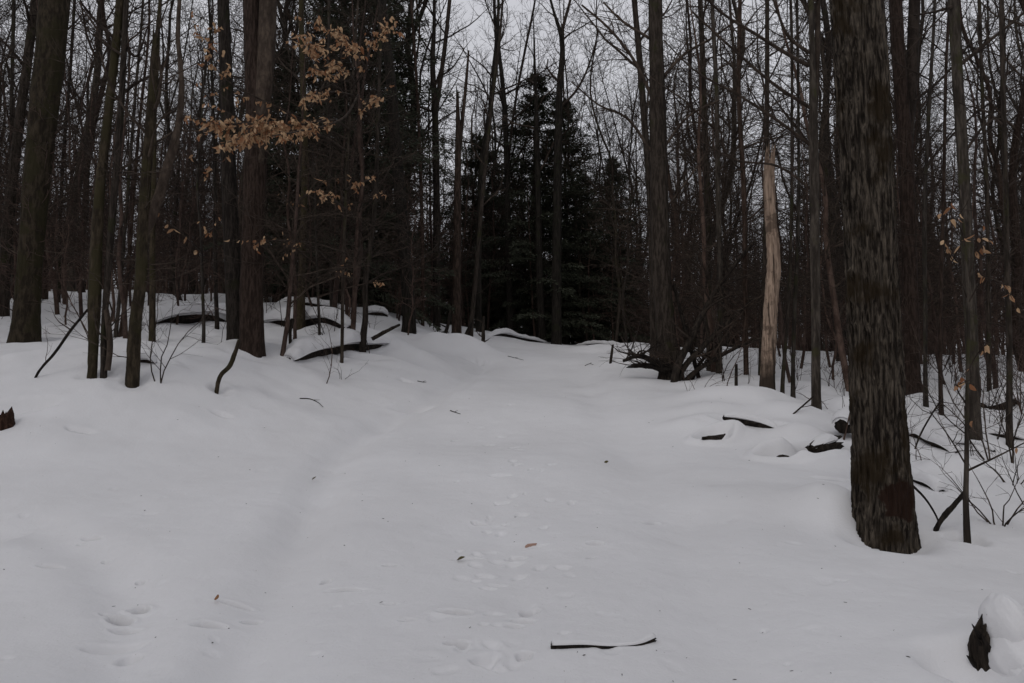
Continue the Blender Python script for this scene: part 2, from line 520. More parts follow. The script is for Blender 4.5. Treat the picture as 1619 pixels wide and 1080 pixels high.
def hero_patch():
    """the dark moss patch grown on the foot of the big trunk"""
    t = M['bark_hero'].node_tree
    b = t.nodes['Principled BSDF']
    src = b.inputs['Base Color'].links[0].from_socket
    tc = nd(t, 'ShaderNodeTexCoord')
    mp = nd(t, 'ShaderNodeMapping'); mp.inputs['Location'].default_value = (-.05, .08, -.30); mp.inputs['Scale'].default_value = (1, .35, .9)
    t.links.new(tc.outputs['Object'], mp.inputs['Vector'])
    ln = nd(t, 'ShaderNodeVectorMath', operation='LENGTH'); t.links.new(mp.outputs[0], ln.inputs[0])
    nz = noise(t, tc.outputs['Object'], 9, 5, .65)
    ma = nd(t, 'ShaderNodeMath', operation='MULTIPLY_ADD'); ma.inputs[1].default_value = .22
    t.links.new(nz, ma.inputs[0]); t.links.new(ln.outputs['Value'], ma.inputs[2])
    c = mix_rgb(t, rng_node(t, ma.outputs[0], .27, .235, 0, .93), src, (.020, .009, .0055))
    t.links.new(c, b.inputs['Base Color'])


hero_patch()


def snag_mat():
    m, t, b = new_mat('bare_weathered_wood')
    tc = nd(t, 'ShaderNodeTexCoord')
    mp = nd(t, 'ShaderNodeMapping'); mp.inputs['Scale'].default_value = (1, 1, .06)
    t.links.new(tc.outputs['Object'], mp.inputs['Vector'])
    g = noise(t, mp.outputs[0], 40, 5, .6)
    c = mix_rgb(t, rng_node(t, g, .3, .7), (.14, .098, .072), (.41, .305, .23))
    mp2 = nd(t, 'ShaderNodeMapping'); mp2.inputs['Scale'].default_value = (1, 1, 3.0)
    t.links.new(tc.outputs['Object'], mp2.inputs['Vector'])
    ck = noise(t, mp2.outputs[0], 7, 5, .7)
    c = mix_rgb(t, rng_node(t, ck, .36, .30, 0, .8), c, (.05, .035, .026))
    mp3 = nd(t, 'ShaderNodeMapping'); mp3.inputs['Scale'].default_value = (1, 1, .05)
    t.links.new(tc.outputs['Object'], mp3.inputs['Vector'])
    cr = noise(t, mp3.outputs[0], 14, 3, .5)
    c = mix_rgb(t, rng_node(t, cr, .60, .66, 0, .9), c, (.03, .022, .017))                    # long drying cracks
    sx = nd(t, 'ShaderNodeSeparateXYZ'); t.links.new(tc.outputs['Object'], sx.inputs[0])
    n2 = noise(t, tc.outputs['Object'], 5, 4)
    ad = nd(t, 'ShaderNodeMath', operation='MULTIPLY_ADD'); ad.inputs[1].default_value = .9
    t.links.new(n2, ad.inputs[0]); t.links.new(sx.outputs['Z'], ad.inputs[2])
    c = mix_rgb(t, rng_node(t, ad.outputs[0], 1.25, .75, 0, .94), c, (.03, .022, .017))      # bark still on at the foot
    pl = noise(t, tc.outputs['Object'], 3.1, 4, .6)
    c = mix_rgb(t, rng_node(t, pl, .54, .62, 0, .75), c, (.085, .06, .045))                   # scraps of bark
    t.links.new(c, b.inputs['Base Color'])
    bp = nd(t, 'ShaderNodeBump'); bp.inputs['Strength'].default_value = .7; bp.inputs['Distance'].default_value = .012
    t.links.new(g, bp.inputs['Height']); t.links.new(bp.outputs[0], b.inputs['Normal'])
    return m


M['snag'] = snag_mat()


def snow_mat():
    m, t, b = new_mat('snow', .75, .2)
    tc = nd(t, 'ShaderNodeTexCoord')
    n1 = noise(t, tc.outputs['Object'], .8, 5, .6)
    c = mix_rgb(t, rng_node(t, n1, .3, .7), (.71, .705, .715), (.755, .752, .765))
    n3 = noise(t, tc.outputs['Object'], 55, 2, .5)            # bits of bark dust lying on the snow
    c = mix_rgb(t, rng_node(t, n3, .735, .79, 0, .55), c, (.25, .22, .19))
    t.links.new(c, b.inputs['Base Color'])
    b.inputs['Subsurface Weight'].default_value = 0.0
    n2 = noise(t, tc.outputs['Object'], 40, 6, .65)
    bp = nd(t, 'ShaderNodeBump'); bp.inputs['Strength'].default_value = .34; bp.inputs['Distance'].default_value = .012
    t.links.new(n2, bp.inputs['Height']); t.links.new(bp.outputs[0], b.inputs['Normal'])
    return m


M['snow'] = snow_mat()


def leaf_mat(name, a, b_, tr=.35):
    m, t, b = new_mat(name, .7, .2)
    g = nd(t, 'ShaderNodeNewGeometry')
    ramp_ = mix_rgb(t, g.outputs['Random Per Island'], a, b_)
    t.links.new(ramp_, b.inputs['Base Color'])
    tl = nd(t, 'ShaderNodeBsdfTranslucent'); t.links.new(ramp_, tl.inputs['Color'])
    ms = nd(t, 'ShaderNodeMixShader'); ms.inputs[0].default_value = tr
    o = t.nodes['Material Output']
    t.links.new(b.outputs[0], ms.inputs[1]); t.links.new(tl.outputs[0], ms.inputs[2]); t.links.new(ms.outputs[0], o.inputs['Surface'])
    return m


M['leaf'] = leaf_mat('dry_beech_leaf', (.24, .10, .045), (.62, .43, .26))
M['needle'] = leaf_mat('hemlock_needles', (.042, .047, .032), (.074, .080, .054), .2)
M['litter'] = leaf_mat('fallen_leaf', (.30, .15, .07), (.42, .22, .11), .2)
M['olive'] = leaf_mat('fallen_olive_leaf', (.10, .085, .04), (.13, .11, .05), .1)
M['pink'] = leaf_mat('fallen_pinkish_leaf', (.42, .27, .21), (.46, .30, .24), .2)

# ------------------------------------------------------------------ the snow sheet
rr = np.concatenate([np.geomspace(.25, 2.6, 24)[:-1], np.geomspace(2.6, 8, 520)[:-1], np.geomspace(8, 17, 220)[:-1], np.geomspace(17, 40, 130)[:-1], np.geomspace(40, 420, 50)])
th = np.concatenate([np.linspace(-180, -60, 40)[:-1], np.linspace(-60, -40, 40)[:-1], np.linspace(-40, 40, 900)[:-1], np.linspace(40, 60, 40)[:-1], np.linspace(60, 180, 40)[:-1]])
TH, RRR = np.meshgrid(np.radians(th), rr)
gx = np.sin(TH) * RRR; gy = np.cos(TH) * RRR
gzv = ground(gx.ravel(), gy.ravel())
V = np.c_[gx.ravel(), gy.ravel(), gzv]
idx = np.arange(len(rr) * len(th)).reshape(len(rr), len(th))
Bn = np.roll(idx, -1, 1)
Q = np.stack([idx[:-1], idx[1:], Bn[1:], Bn[:-1]], -1).reshape(-1, 4)
V = np.vstack([V, [0, 0, gz(0, 0)]])
tr = np.stack([idx[0], Bn[0], np.full(len(th), len(V) - 1)], -1)[:, ::-1]
tag(link('snow_ground', mk_mesh('snow_ground', V, Q, tr, M['snow'])), kind='structure')


# ------------------------------------------------------------------ trees seen one by one
def stem_world(nodes, D, dD=0.0):
    """nodes: px, py, width px -> points and radii; the stem may lean away by dD over its length"""
    P, Rr = [], []
    n = len(nodes)
    for i, (px, py, wd) in enumerate(nodes):
        d_ = D + dD * i / max(1, n - 1)
        p = at(px, py, d_)
        P.append(p); Rr.append(.5 * wd * ((p - EYE) @ FW) / F)
    return P, Rr


LAND = []      # landmarks by the pixel of their foot, for telling the other trees apart


def hero(name, label, nodes, D, seed, top=16.0, mat='bark', relief=(.012, 26), flare=.06, limbs=8, start=.45, limb_len=(1.5, 4.0), forks=(), broken=False,
         cat='tree', rows=160, sides=40, ang=(35, 65), lowtwig=0, dens=(0, 2.6, 4.6, 4.0), dD=0.0, twig='twig', limb_list=(), group=None, rf=.4):
    g = np.random.RandomState(seed)
    P, Rr = stem_world(nodes, D, dD)
    b = P[0].copy()
    foot = gz(b[0], b[1])
    root = thing(name, label, cat, (b[0], b[1], foot), group)
    # carry the stem a little into the snow, and on above the picture
    P = [np.array([b[0], b[1], min(foot, b[2]) - .25])] + P
    Rr = [Rr[0] * 1.02] + Rr
    if not broken:
        dirn = unit(P[-1] - P[-3]); dirn = unit(dirn + np.array([0, 0, .8]))
        h = max(1.0, foot + top - P[-1][2])
        r_ = Rr[-1]
        for f in (.33, .66, 1.0):
            P.append(P[-1] + dirn * h / 3 + g.normal(size=3) * np.array([.08, .08, 0])); Rr.append(max(.006, r_ * (1 - f) ** .8))
    P = np.array(P) - np.array(root.location)
    V, Q, tr, (Pc, rc, u) = bark_trunk(P, Rr, rows, sides, relief[0], relief[1], seed, flare, jag=.32 if broken else 0)
    link('trunk', mk_mesh('trunk', V, Q, tr, M[mat]), root)
    T = Tubes()
    H = u[-1]
    for j in range(limbs):
        t = start + (1 - start) * (j + g.rand()) / limbs * .96
        i = min(int(t * (len(Pc) - 1)), len(Pc) - 2)
        az = j * 2.4 + g.rand() * 1.5; el = R(90 - g.uniform(*ang))
        dv = np.array([math.cos(az) * math.cos(el), math.sin(az) * math.cos(el), math.sin(el)])
        grow(T, g, Pc[i], dv, g.uniform(*limb_len) * (1.15 - .6 * t), max(.008, rc[i] * rf), 1, 3, up=.08, dens=dens)
    for j in range(lowtwig):
        t = g.uniform(.12, start + .2)
        i = min(int(t * (len(Pc) - 1)), len(Pc) - 2)
        az = g.rand() * 6.28
        grow(T, g, Pc[i], np.array([math.cos(az), math.sin(az), g.uniform(-.1, .4)]), g.uniform(.5, 1.6), .007, 2, 3, up=.03, dens=dens)
    for fk in forks:                                     # further stems: (nodes, offset in depth, carry on to height)
        fn, off, tp = fk
        FP, FR = stem_world(fn, D + off)
        if tp:
            dirn = unit(unit(FP[-1] - FP[-2]) + np.array([0, 0, .7])); h = max(.6, foot + tp - FP[-1][2])
            for f in (.5, 1.0):
                FP.append(FP[-1] + dirn * h / 2); FR.append(max(.004, FR[-1] * .45))
        FP = np.array(FP) - np.array(root.location)
        a, c, _ = resample(FP, FR, 24)
        T.add(a, c, 10)
        for j in range(max(2, limbs // 2)):
            i = g.randint(6, 23); az = g.rand() * 6.28
            grow(T, g, a[i], np.array([math.cos(az), math.sin(az), g.uniform(.3, 1.2)]), g.uniform(*limb_len) * .7, max(.007, c[i] * .4), 1, 3, up=.08, dens=dens)
    for ln in limb_list:                                 # limbs the photograph shows: nodes
        FP, FR = stem_world(ln, D)
        FP = np.array(FP) - np.array(root.location)
        FP = FP + np.linspace(0, 1, len(FP))[:, None] * np.array([0, g.uniform(-.8, .8), 0])
        a, c, _ = resample(FP, FR, 14)
        T.add(a, c, 5)
        for j in range(int(2.6 * np.linalg.norm(FP[-1] - FP[0])) + 2):
            i = g.randint(2, 13); dv = unit(a[min(i + 1, 13)] - a[i - 1]); ax = g.normal(size=3)
            grow(T, g, a[i], unit(dv + .8 * unit(ax)), g.uniform(.4, 1.3), max(.004, c[i] * .5), 2, 3, up=.05, dens=dens)
    if T.d:
        V, Q = T.arrays()
        link('crown', mk_mesh('crown', V, Q, None, M[twig]), root)
    LAND.append((to_px(np.array(root.location))[0], label))
    return root


hero('bare_tree', 'thick fissured trunk standing alone beside the trail with a dark moss patch at its foot',
     [(1398, 850, 98), (1394, 760, 93), (1386, 600, 89), (1378, 430, 85), (1372, 300, 84), (1361, 100, 86), (1355, 0, 86)], 6.15, 11, top=17,
     mat='bark_hero', relief=(.026, 24), flare=.055, limbs=7, start=.55, rows=900, sides=220)
hero('bare_tree', 'tall dark tree forking into two upright stems just behind the thick fissured trunk',
     [(1441, 622, 30), (1440, 520, 27), (1437, 380, 25), (1431, 230, 25), (1420, 80, 22), (1416, 0, 22)], 13.0, 12, top=18, mat='bark_red', limbs=7, start=.4,
     forks=[([(1432, 235, 20), (1441, 120, 18), (1446, 0, 17)], .1, 16)], limb_list=[[(1445, 160, 6), (1500, 115, 4), (1560, 40, 3), (1590, -20, 2)], [(1440, 300, 5), (1480, 240, 4), (1540, 180, 3), (1600, 140, 2)]])
hero('bare_tree', 'tall smooth grey tree leaning over the hollow behind the leafy sapling',
     [(1541, 692, 22), (1537, 560, 21), (1531, 430, 20), (1523, 260, 19), (1514, 120, 18), (1507, 0, 18)], 9.8, 13, top=15, mat='bark_grey', relief=(.004, 20), flare=.03, limbs=7, start=.4,
     limb_list=[[(1515, 105, 7), (1570, 60, 5), (1619, 20, 4), (1660, -20, 3)], [(1508, 10, 6), (1470, 30, 4), (1420, 50, 3)], [(1520, 250, 5), (1570, 190, 4), (1620, 160, 3)]])
hero('bare_tree', 'thin straight tree near the frame edge past the dark boulder',
     [(1597, 712, 11), (1596, 560, 10), (1592, 400, 9), (1588, 200, 8), (1583, 0, 7)], 9.0, 14, top=10, mat='bark', relief=(.003, 24), flare=.015, limbs=10, start=.3, limb_len=(.8, 2.0), rows=80, sides=16, lowtwig=8)
hero('bare_tree', 'tall slim double stemmed tree between the pale snag and the thick fissured trunk',
     [(1291, 651, 16), (1290, 520, 15), (1288, 350, 17), (1286, 200, 16), (1284, 90, 10), (1282, 0, 9)], 11.0, 15, top=15, mat='bark_grey', relief=(.004, 22), flare=.03, limbs=8, start=.35,
     forks=[([(1287, 200, 9), (1292, 90, 9), (1293, 0, 8)], .1, 13)],
     limb_list=[[(1278, 104, 7), (1235, 88, 6), (1190, 68, 5), (1120, 30, 4), (1080, -10, 3)], [(1280, 84, 6), (1250, 60, 5), (1232, 20, 4), (1220, -20, 3)], [(1280, 170, 6), (1220, 140, 5), (1150, 90, 4), (1085, 40, 3)],
                [(1282, 230, 6), (1230, 190, 5), (1170, 150, 4), (1100, 110, 3), (1050, 60, 2)], [(1284, 300, 5), (1230, 260, 4), (1170, 250, 3), (1110, 215, 2)]])
hero('dead_snag', 'pale broken snag stripped of bark with a dark foot',
     [(1213, 617, 25), (1215, 560, 24), (1219, 480, 24), (1223, 425, 24), (1221, 370, 21), (1217, 320, 19), (1216, 275, 18), (1217, 252, 17)], 12.0, 16, mat='snag', relief=(.016, 18), flare=.05, limbs=0, broken=True, rows=200, sides=48, cat='dead tree')
hero('bare_tree', 'straight thin tree rising right behind the pale snag',
     [(1203, 603, 9), (1208, 450, 9), (1212, 250, 8), (1213, 100, 8), (1213, 0, 7)], 14.0, 17, top=14, relief=(.003, 22), flare=.02, limbs=10, start=.3, rows=90, sides=16)
hero('bare_tree', 'stout straight trunk beside the tangle of fallen branches where the trail climbs',
     [(1060, 590, 40), (1055, 540, 35), (1045, 420, 34), (1042, 300, 32), (1040, 180, 29), (1037, 60, 25), (1036, 0, 24)], 14.0, 18, top=18, relief=(.010, 24), flare=.10, limbs=9, start=.42, rows=240, sides=64,
     limb_list=[[(1030, 150, 6), (1000, 90, 5), (960, 40, 4), (920, 5, 3)], [(1050, 120, 6), (1085, 80, 5), (1130, 50, 4), (1180, 10, 3)], [(1052, 230, 5), (1085, 190, 4), (1130, 170, 3)], [(1030, 240, 5), (985, 190, 4), (945, 180, 3), (900, 150, 2)],
                [(1053, 330, 4), (1090, 280, 3), (1120, 230, 2)], [(1026, 60, 5), (985, 20, 4), (960, -20, 3)]])
hero('bare_tree', 'slender dark tree leaning against the sky close beside the stout straight trunk',
     [(1034, 556, 13), (1032, 430, 13), (1027, 300, 12), (1018, 180, 12), (1010, 80, 11), (1003, 0, 10)], 16.0, 19, top=17, relief=(.004, 20), flare=.03, limbs=12, start=.3, rows=90, sides=16)
hero('bare_tree', 'massive mossy trunk with a flared foot on the bank at the frame edge',
     [(39, 541, 46), (44, 470, 41), (50, 390, 40), (57, 300, 44), (70, 170, 46), (80, 80, 47), (86, 0, 48)], 12.5, 20, top=18, mat='bark_moss', relief=(.012, 26), flare=.07, limbs=7, start=.5, rows=300, sides=90)
hero('bare_tree', 'dark leaning trunk partly hidden behind the massive mossy trunk',
     [(5, 475, 20), (9, 400, 19), (16, 320, 18), (30, 200, 16), (42, 110, 15), (55, 0, 13)], 17.0, 21, top=15, relief=(.006, 22), flare=.03, limbs=10, start=.3, rows=120, sides=24)
hero('bare_tree', 'straight brown young trunk leaning gently away from the massive mossy trunk',
     [(146, 587, 16), (148, 530, 18), (150, 470, 22), (152, 400, 21), (157, 310, 18), (170, 190, 15), (190, 0, 14)], 9.8, 22, top=11, mat='bark_moss', relief=(.006, 24), flare=.01, limbs=9, start=.35, limb_len=(1, 2.6), rows=180, sides=40, lowtwig=10,
     limb_list=[[(185, 40, 5), (215, 90, 4), (235, 40, 2)], [(160, 280, 4), (140, 230, 3), (118, 190, 2)]])
hero('bare_tree', 'thin crooked tree with a second low stem beside the straight brown young trunk',
     [(164, 586, 11), (164, 530, 10), (168, 470, 11), (173, 400, 12), (181, 300, 12), (192, 160, 11), (200, 0, 9)], 9.8, 23, top=10, mat='bark', relief=(.004, 24), flare=.008, limbs=9, start=.3, limb_len=(.8, 2.2), rows=120, sides=24, lowtwig=10,
     forks=[([(170, 586, 9), (174, 545, 9), (172, 520, 9), (168, 490, 8)], -.05, 0)])
hero('bare_tree', 'mossy kinked tree split into a snapped stem and a long leaning stem',
     [(210, 585, 23), (212, 540, 22), (215, 505, 21), (222, 450, 20), (225, 380, 20), (230, 290, 18), (240, 170, 17), (247, 66, 13)], 9.8, 24, mat='bark_moss', relief=(.006, 24), flare=.012, limbs=0, broken=True, rows=220, sides=48, lowtwig=14,
     forks=[([(226, 375, 15), (245, 330, 16), (266, 260, 15), (284, 190, 11), (287, 120, 8), (281, 60, 7), (284, 0, 6)], .05, 9)],
     limb_list=[[(243, 178, 7), (262, 162, 5), (275, 145, 4), (282, 120, 3)], [(236, 215, 5), (215, 190, 4), (196, 150, 3), (190, 110, 2)], [(240, 160, 4), (262, 72, 2)], [(232, 260, 4), (262, 205, 3), (300, 190, 2)]])
hero('bare_tree', 'plain straight sapling trunk planted between the kinked tree and the snowy log',
     [(240, 548, 12), (241, 480, 11), (241, 400, 10), (243, 250, 9), (246, 100, 8)], 13.0, 25, top=10, mat='bark_moss', relief=(.004, 22), flare=.015, limbs=9, start=.35, limb_len=(.8, 2.2), rows=90, sides=18, lowtwig=8)
hero('bare_tree', 'dark straight trunk pressed against the broad seamed trunk',
     [(371, 543, 28), (370, 470, 29), (366, 380, 28), (362, 280, 26), (359, 160, 24), (356, 90, 22), (353, 0, 20)], 13.2, 26, top=15, relief=(.008, 24), flare=.03, limbs=8, start=.45, rows=200, sides=48)
hero('bare_tree', 'broad reddish trunk with a long seam where two stems have grown together',
     [(398, 554, 42), (398, 480, 40), (399, 400, 39), (402, 300, 38), (406, 180, 38), (400, 80, 30), (397, 0, 28)], 12.6, 27, top=17, mat='bark_red', relief=(.010, 28), flare=.05, limbs=8, start=.5, rows=260, sides=72,
     forks=[([(407, 260, 22), (414, 170, 26), (421, 80, 27), (424, 0, 27)], -.05, 15)])
hero('bare_tree', 'mossy slim tree standing between the seamed trunk and the snow capped log',
     [(475, 524, 16), (476, 470, 14), (479, 380, 12), (482, 250, 11), (478, 100, 10), (476, 0, 9)], 16.0, 28, top=13, mat='bark_moss', relief=(.004, 20), flare=.03, limbs=8, start=.35, rows=100, sides=20, lowtwig=8)
hero('bare_tree', 'dark tree curving up out of the half buried log',
     [(574, 538, 12), (578, 500, 10), (577, 460, 10), (584, 400, 9), (593, 320, 8), (597, 200, 7)], 14.6, 29, top=10, relief=(.003, 20), flare=.02, limbs=8, start=.35, rows=90, sides=18, lowtwig=8, limb_len=(.8, 2.2))
hero('bare_tree', 'long dark trunk slanting up in front of the big dense hemlock',
     [(647, 521, 24), (643, 440, 22), (637, 360, 21), (627, 250, 20), (617, 120, 18), (607, 40, 17), (603, 0, 17)], 19.0, 30, top=18, mat='bark_shade', relief=(.008, 20), flare=.08, limbs=6, start=.5, rows=160, sides=36)
hero('dead_snag', 'brown peeling trunk with a forked broken top at the trail edge',
     [(722, 530, 17), (722, 450, 15), (723, 350, 14), (724, 250, 11), (724, 190, 8), (723, 145, 4)], 21.5, 31, mat='bark_peel', relief=(.008, 20), flare=.05, limbs=0, broken=True, rows=140, sides=30, cat='dead tree',
     forks=[([(725, 250, 7), (731, 190, 6), (737, 130, 5), (741, 80, 3)], .05, 0)], twig='bark_peel')
hero('bare_tree', 'tall dark tree standing before the twin hemlock and forking high above it',
     [(880, 540, 18), (880, 450, 17), (881, 350, 16), (882, 250, 15), (884, 150, 12), (887, 55, 8), (876, 20, 5), (868, -10, 4)], 25.5, 32, top=17, mat='bark_shade', relief=(.006, 16), flare=.06, limbs=8, start=.6, rows=120, sides=24,
     forks=[([(887, 55, 6), (895, 25, 5), (903, -5, 4)], .05, 16)], limb_list=[[(886, 170, 5), (912, 140, 4), (935, 90, 3), (948, 40, 2)], [(883, 130, 4), (866, 100, 3), (868, 80, 2)]])
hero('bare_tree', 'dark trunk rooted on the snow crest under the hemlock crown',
     [(857, 538, 15), (854, 470, 13), (852, 380, 12), (850, 260, 10)], 26.0, 33, top=12, mat='bark_shade', relief=(.006, 16), flare=.07, limbs=6, start=.5, rows=90, sides=20)
hero('bare_tree', 'dark tree rising behind the brown peeling trunk into a narrow fork',
     [(690, 522, 14), (690, 420, 13), (690, 300, 12), (688, 180, 11), (684, 90, 9), (686, 50, 7)], 23.0, 34, top=15, relief=(.005, 18), flare=.04, limbs=14, start=.4, rows=90, sides=20,
     forks=[([(690, 170, 8), (700, 100, 7), (711, 0, 6)], .05, 16)])
hero('bare_tree', 'slender tree bending into the gap of sky beside the twin hemlock',
     [(757, 528, 12), (757, 400, 10), (762, 260, 9), (778, 150, 8), (786, 60, 6), (788, 0, 5)], 24.0, 35, top=15, mat='bark_shade', relief=(.004, 16), flare=.04, limbs=18, start=.35, rows=90, sides=16)
hero('bare_tree', 'dark tree with a curved stem sweeping up between two hemlocks',
     [(806, 526, 12), (804, 400, 11), (801, 250, 10), (797, 160, 9), (790, 90, 7), (782, 20, 6)], 27.0, 36, top=16, mat='bark_shade', relief=(.004, 16), flare=.04, limbs=16, start=.38, rows=90, sides=16,
     forks=[([(802, 270, 5), (815, 160, 4), (830, 80, 4), (846, 0, 3)], .1, 15)])
for k, (lab, nodes, D, sd) in enumerate([
    ('tall pole straight tree past the fallen branches, first before the pale snag', [(1122, 588, 11), (1120, 450, 12), (1118, 300, 11), (1113, 150, 10), (1107, 0, 9)], 15.0, 41),
    ('slim wavy tree paired with the tall pole straight tree', [(1137, 594, 10), (1139, 450, 10), (1135, 300, 9), (1133, 150, 8), (1126, 0, 7)], 14.0, 42),
    ('slim tree with a hooked top halfway from the fallen branches to the pale snag', [(1180, 598, 9), (1178, 450, 9), (1176, 300, 9), (1168, 150, 8), (1170, 0, 7)], 14.0, 43),
    ('thin tree leaning a little just past the pale snag', [(1237, 622, 7), (1244, 520, 6), (1250, 400, 6), (1252, 200, 5), (1250, 0, 5)], 12.0, 44),
    ('thin dark pole tree in the thicket behind the pale snag', [(1254, 626, 7), (1256, 500, 7), (1262, 350, 6), (1262, 150, 5), (1260, 0, 5)], 12.2, 45),
    ('dark straight tree on the bank edge behind the massive mossy trunk', [(70, 466, 12), (73, 350, 11), (84, 200, 10), (100, 80, 9), (108, 0, 8)], 20.0, 46),
    ('thin straight tree alone on the white bank past the massive mossy trunk', [(93, 474, 6), (94, 400, 6), (100, 250, 6), (112, 100, 5), (118, 0, 5)], 19.0, 47),
    ('first of two thin leaning trees on the bank behind the crooked tree', [(183, 531, 7), (188, 480, 6), (196, 380, 6), (214, 150, 5), (226, 0, 4)], 14.0, 48),
    ('second of two thin leaning trees on the bank behind the crooked tree', [(191, 531, 7), (198, 480, 6), (206, 380, 6), (220, 200, 5), (236, 30, 4)], 14.0, 49),
    ('narrow dark tree crossing the broken log below the orange leaves', [(343, 532, 8), (341, 450, 7), (340, 300, 6), (336, 150, 5), (330, 0, 4)], 15.0, 50),
    ('thin tree growing where the half buried log meets the bank', [(525, 522, 7), (523, 450, 6), (524, 300, 6), (519, 150, 5), (520, 0, 5)], 18.0, 51),
    ('thin tree with a forked foot by the crest of the trail', [(668, 528, 7), (668, 400, 7), (664, 250, 6), (657, 100, 5), (650, 0, 5)], 21.0, 52),
    ('dark slanting tree leaning over the trail edge stubs', [(744, 540, 9), (752, 440, 8), (764, 300, 7), (776, 180, 6), (790, 60, 5)], 21.0, 53),
    ('thin tree in the hollow beside the tall forking tree', [(1464, 640, 8), (1463, 500, 7), (1462, 330, 7), (1470, 150, 6), (1478, 0, 5)], 12.0, 54),
    ('dark thin tree in the hollow in front of the leaning grey tree', [(1488, 648, 7), (1487, 500, 7), (1492, 300, 6), (1496, 100, 5), (1500, 0, 5)], 11.5, 55),
    ('straight thin tree deep in the hollow behind the dark boulder', [(1565, 640, 8), (1563, 480, 7), (1560, 300, 7), (1552, 120, 6), (1548, 0, 6)], 13.0, 56),
    ('narrow tree with fine side twigs near the frame edge on the bank', [(20, 468, 7), (19, 350, 7), (18, 200, 7), (20, 80, 6), (22, 0, 6)], 20.0, 57),
]):
    hero('bare_tree', lab, nodes, D, sd, top=random.Random(sd).uniform(10, 15), relief=(.003, 20), flare=.02, limbs=11, start=.3, rows=70, sides=14, limb_len=(.9, 2.6), lowtwig=5,
         mat=('bark', 'bark_grey', 'bark_red')[k % 3])

# ------------------------------------------------------------------ kinds of tree for the wood behind
LANDMARKS = [(0, 'the mossy trunk'), (210, 'the kinked tree'), (398, 'the seamed trunk'), (575, 'the buried log'), (722, 'the peeling trunk'), (880, 'the twin hemlock'),
             (1060, 'the stout trunk'), (1213, 'the pale snag'), (1390, 'the fissured trunk'), (1540, 'the grey tree'), (1680, 'the frame edge')]
ORD = 'first second third fourth fifth sixth seventh eighth ninth tenth eleventh twelfth thirteenth fourteenth fifteenth sixteenth seventeenth eighteenth nineteenth twentieth'.split()
ORD += ['twenty-' + o for o in ORD[:9]] + ['thirtieth']


def tall_kind(seed, H, r, fork=False, limbs=24, start=.26, lo=7, dens=(0, 2.9, 5.6, 3.0), rmin=.006):
    g = np.random.RandomState(seed)
    n = 14
    z = np.linspace(-.3, H, n)
    P = np.c_[np.cumsum(g.normal(size=n) * .17), np.cumsum(g.normal(size=n) * .17), z]
    P[:, :2] -= P[0, :2]
    P[:, :2] += np.outer(np.clip(z / H, 0, 1), g.normal(size=2) * .7)
    tt = np.clip(z / H, 0, 1)
    Rr = r * (1 - tt) ** .75 + .008
    Rr[0] *= 1.15
    tk = Tubes(); tk.add(*resample(P, Rr, 28)[:2], 10)
    T = Tubes()
    for j in range(limbs):
        t = start + (1 - start) * (j + g.rand()) / limbs * .95
        i = min(int(t * (n - 1)), n - 2); f = t * (n - 1) - i
        q = P[i] * (1 - f) + P[i + 1] * f
        az = j * 2.4 + g.rand(); el = R(g.uniform(20, 60))
        L = g.uniform(.16, .30) * H * (1.15 - .75 * t)
        grow(T, g, q, np.array([math.cos(az) * math.cos(el), math.sin(az) * math.cos(el), math.sin(el)]), L, max(.012, Rr[i] * .38), 1, 3, up=.10, wob=.13, dens=dens, rmin=rmin)
    if fork:
        i = n // 2 - 1
        az = g.rand() * 6.28
        FP = [P[i]]; d_ = unit(np.array([math.cos(az) * .35, math.sin(az) * .35, 1]))
        for k in range(7):
            d_ = unit(d_ + np.array([0, 0, .08]) + g.normal(size=3) * .04); FP.append(FP[-1] + d_ * (H * .45 / 7))
        FR = Rr[i] * .75 * (1 - np.linspace(0, 1, 8)) ** .8 + .006
        tk.add(*resample(FP, FR, 16)[:2], 8)
        for j in range(limbs // 2):
            k = g.randint(2, 7); az = g.rand() * 6.28; el = R(g.uniform(20, 60))
            grow(T, g, FP[k], np.array([math.cos(az) * math.cos(el), math.sin(az) * math.cos(el), math.sin(el)]), g.uniform(.1, .2) * H, max(.01, FR[k] * .4), 1, 3, up=.1, wob=.13, dens=dens, rmin=rmin)
    for j in range(lo):
        az = g.rand() * 6.28; t = g.uniform(.12, start); i = min(int(t * (n - 1)), n - 2)
        grow(T, g, P[i], np.array([math.cos(az), math.sin(az), g.uniform(0, .5)]), g.uniform(.8, 2.2), .012, 2, 3, up=.05, dens=dens, rmin=rmin)
    return tk.arrays(), T.arrays()


def bushy_kind(seed, H, r, limbs=30, dens=(0, 4.6, 7.5, 4.0), rmin=.0048):
    """an understorey beech: fine, almost level twigs from knee height up"""
    g = np.random.RandomState(seed)
    n = 10
    z = np.linspace(-.2, H, n)
    P = np.c_[np.cumsum(g.normal(size=n) * .07), np.cumsum(g.normal(size=n) * .07), z]
    P[:, :2] -= P[0, :2]
    Rr = r * (1 - np.clip(z / H, 0, 1)) ** .8 + .004
    tk = Tubes(); tk.add(*resample(P, Rr, 18)[:2], 7)
    T = Tubes()
    for j in range(limbs):
        t = .16 + .84 * (j + g.rand()) / limbs * .97
        i = min(int(t * (n - 1)), n - 2); f = t * (n - 1) - i
        q = P[i] * (1 - f) + P[i + 1] * f
        az = j * 2.4 + g.rand(); el = R(g.uniform(5, 45))
        grow(T, g, q, np.array([math.cos(az) * math.cos(el), math.sin(az) * math.cos(el), math.sin(el)]), g.uniform(.18, .36) * H * (1.1 - .7 * t), max(.006, Rr[i] * .4), 1, 3, up=.04, wob=.15, dens=dens, rmin=rmin)
    return tk.arrays(), T.arrays()


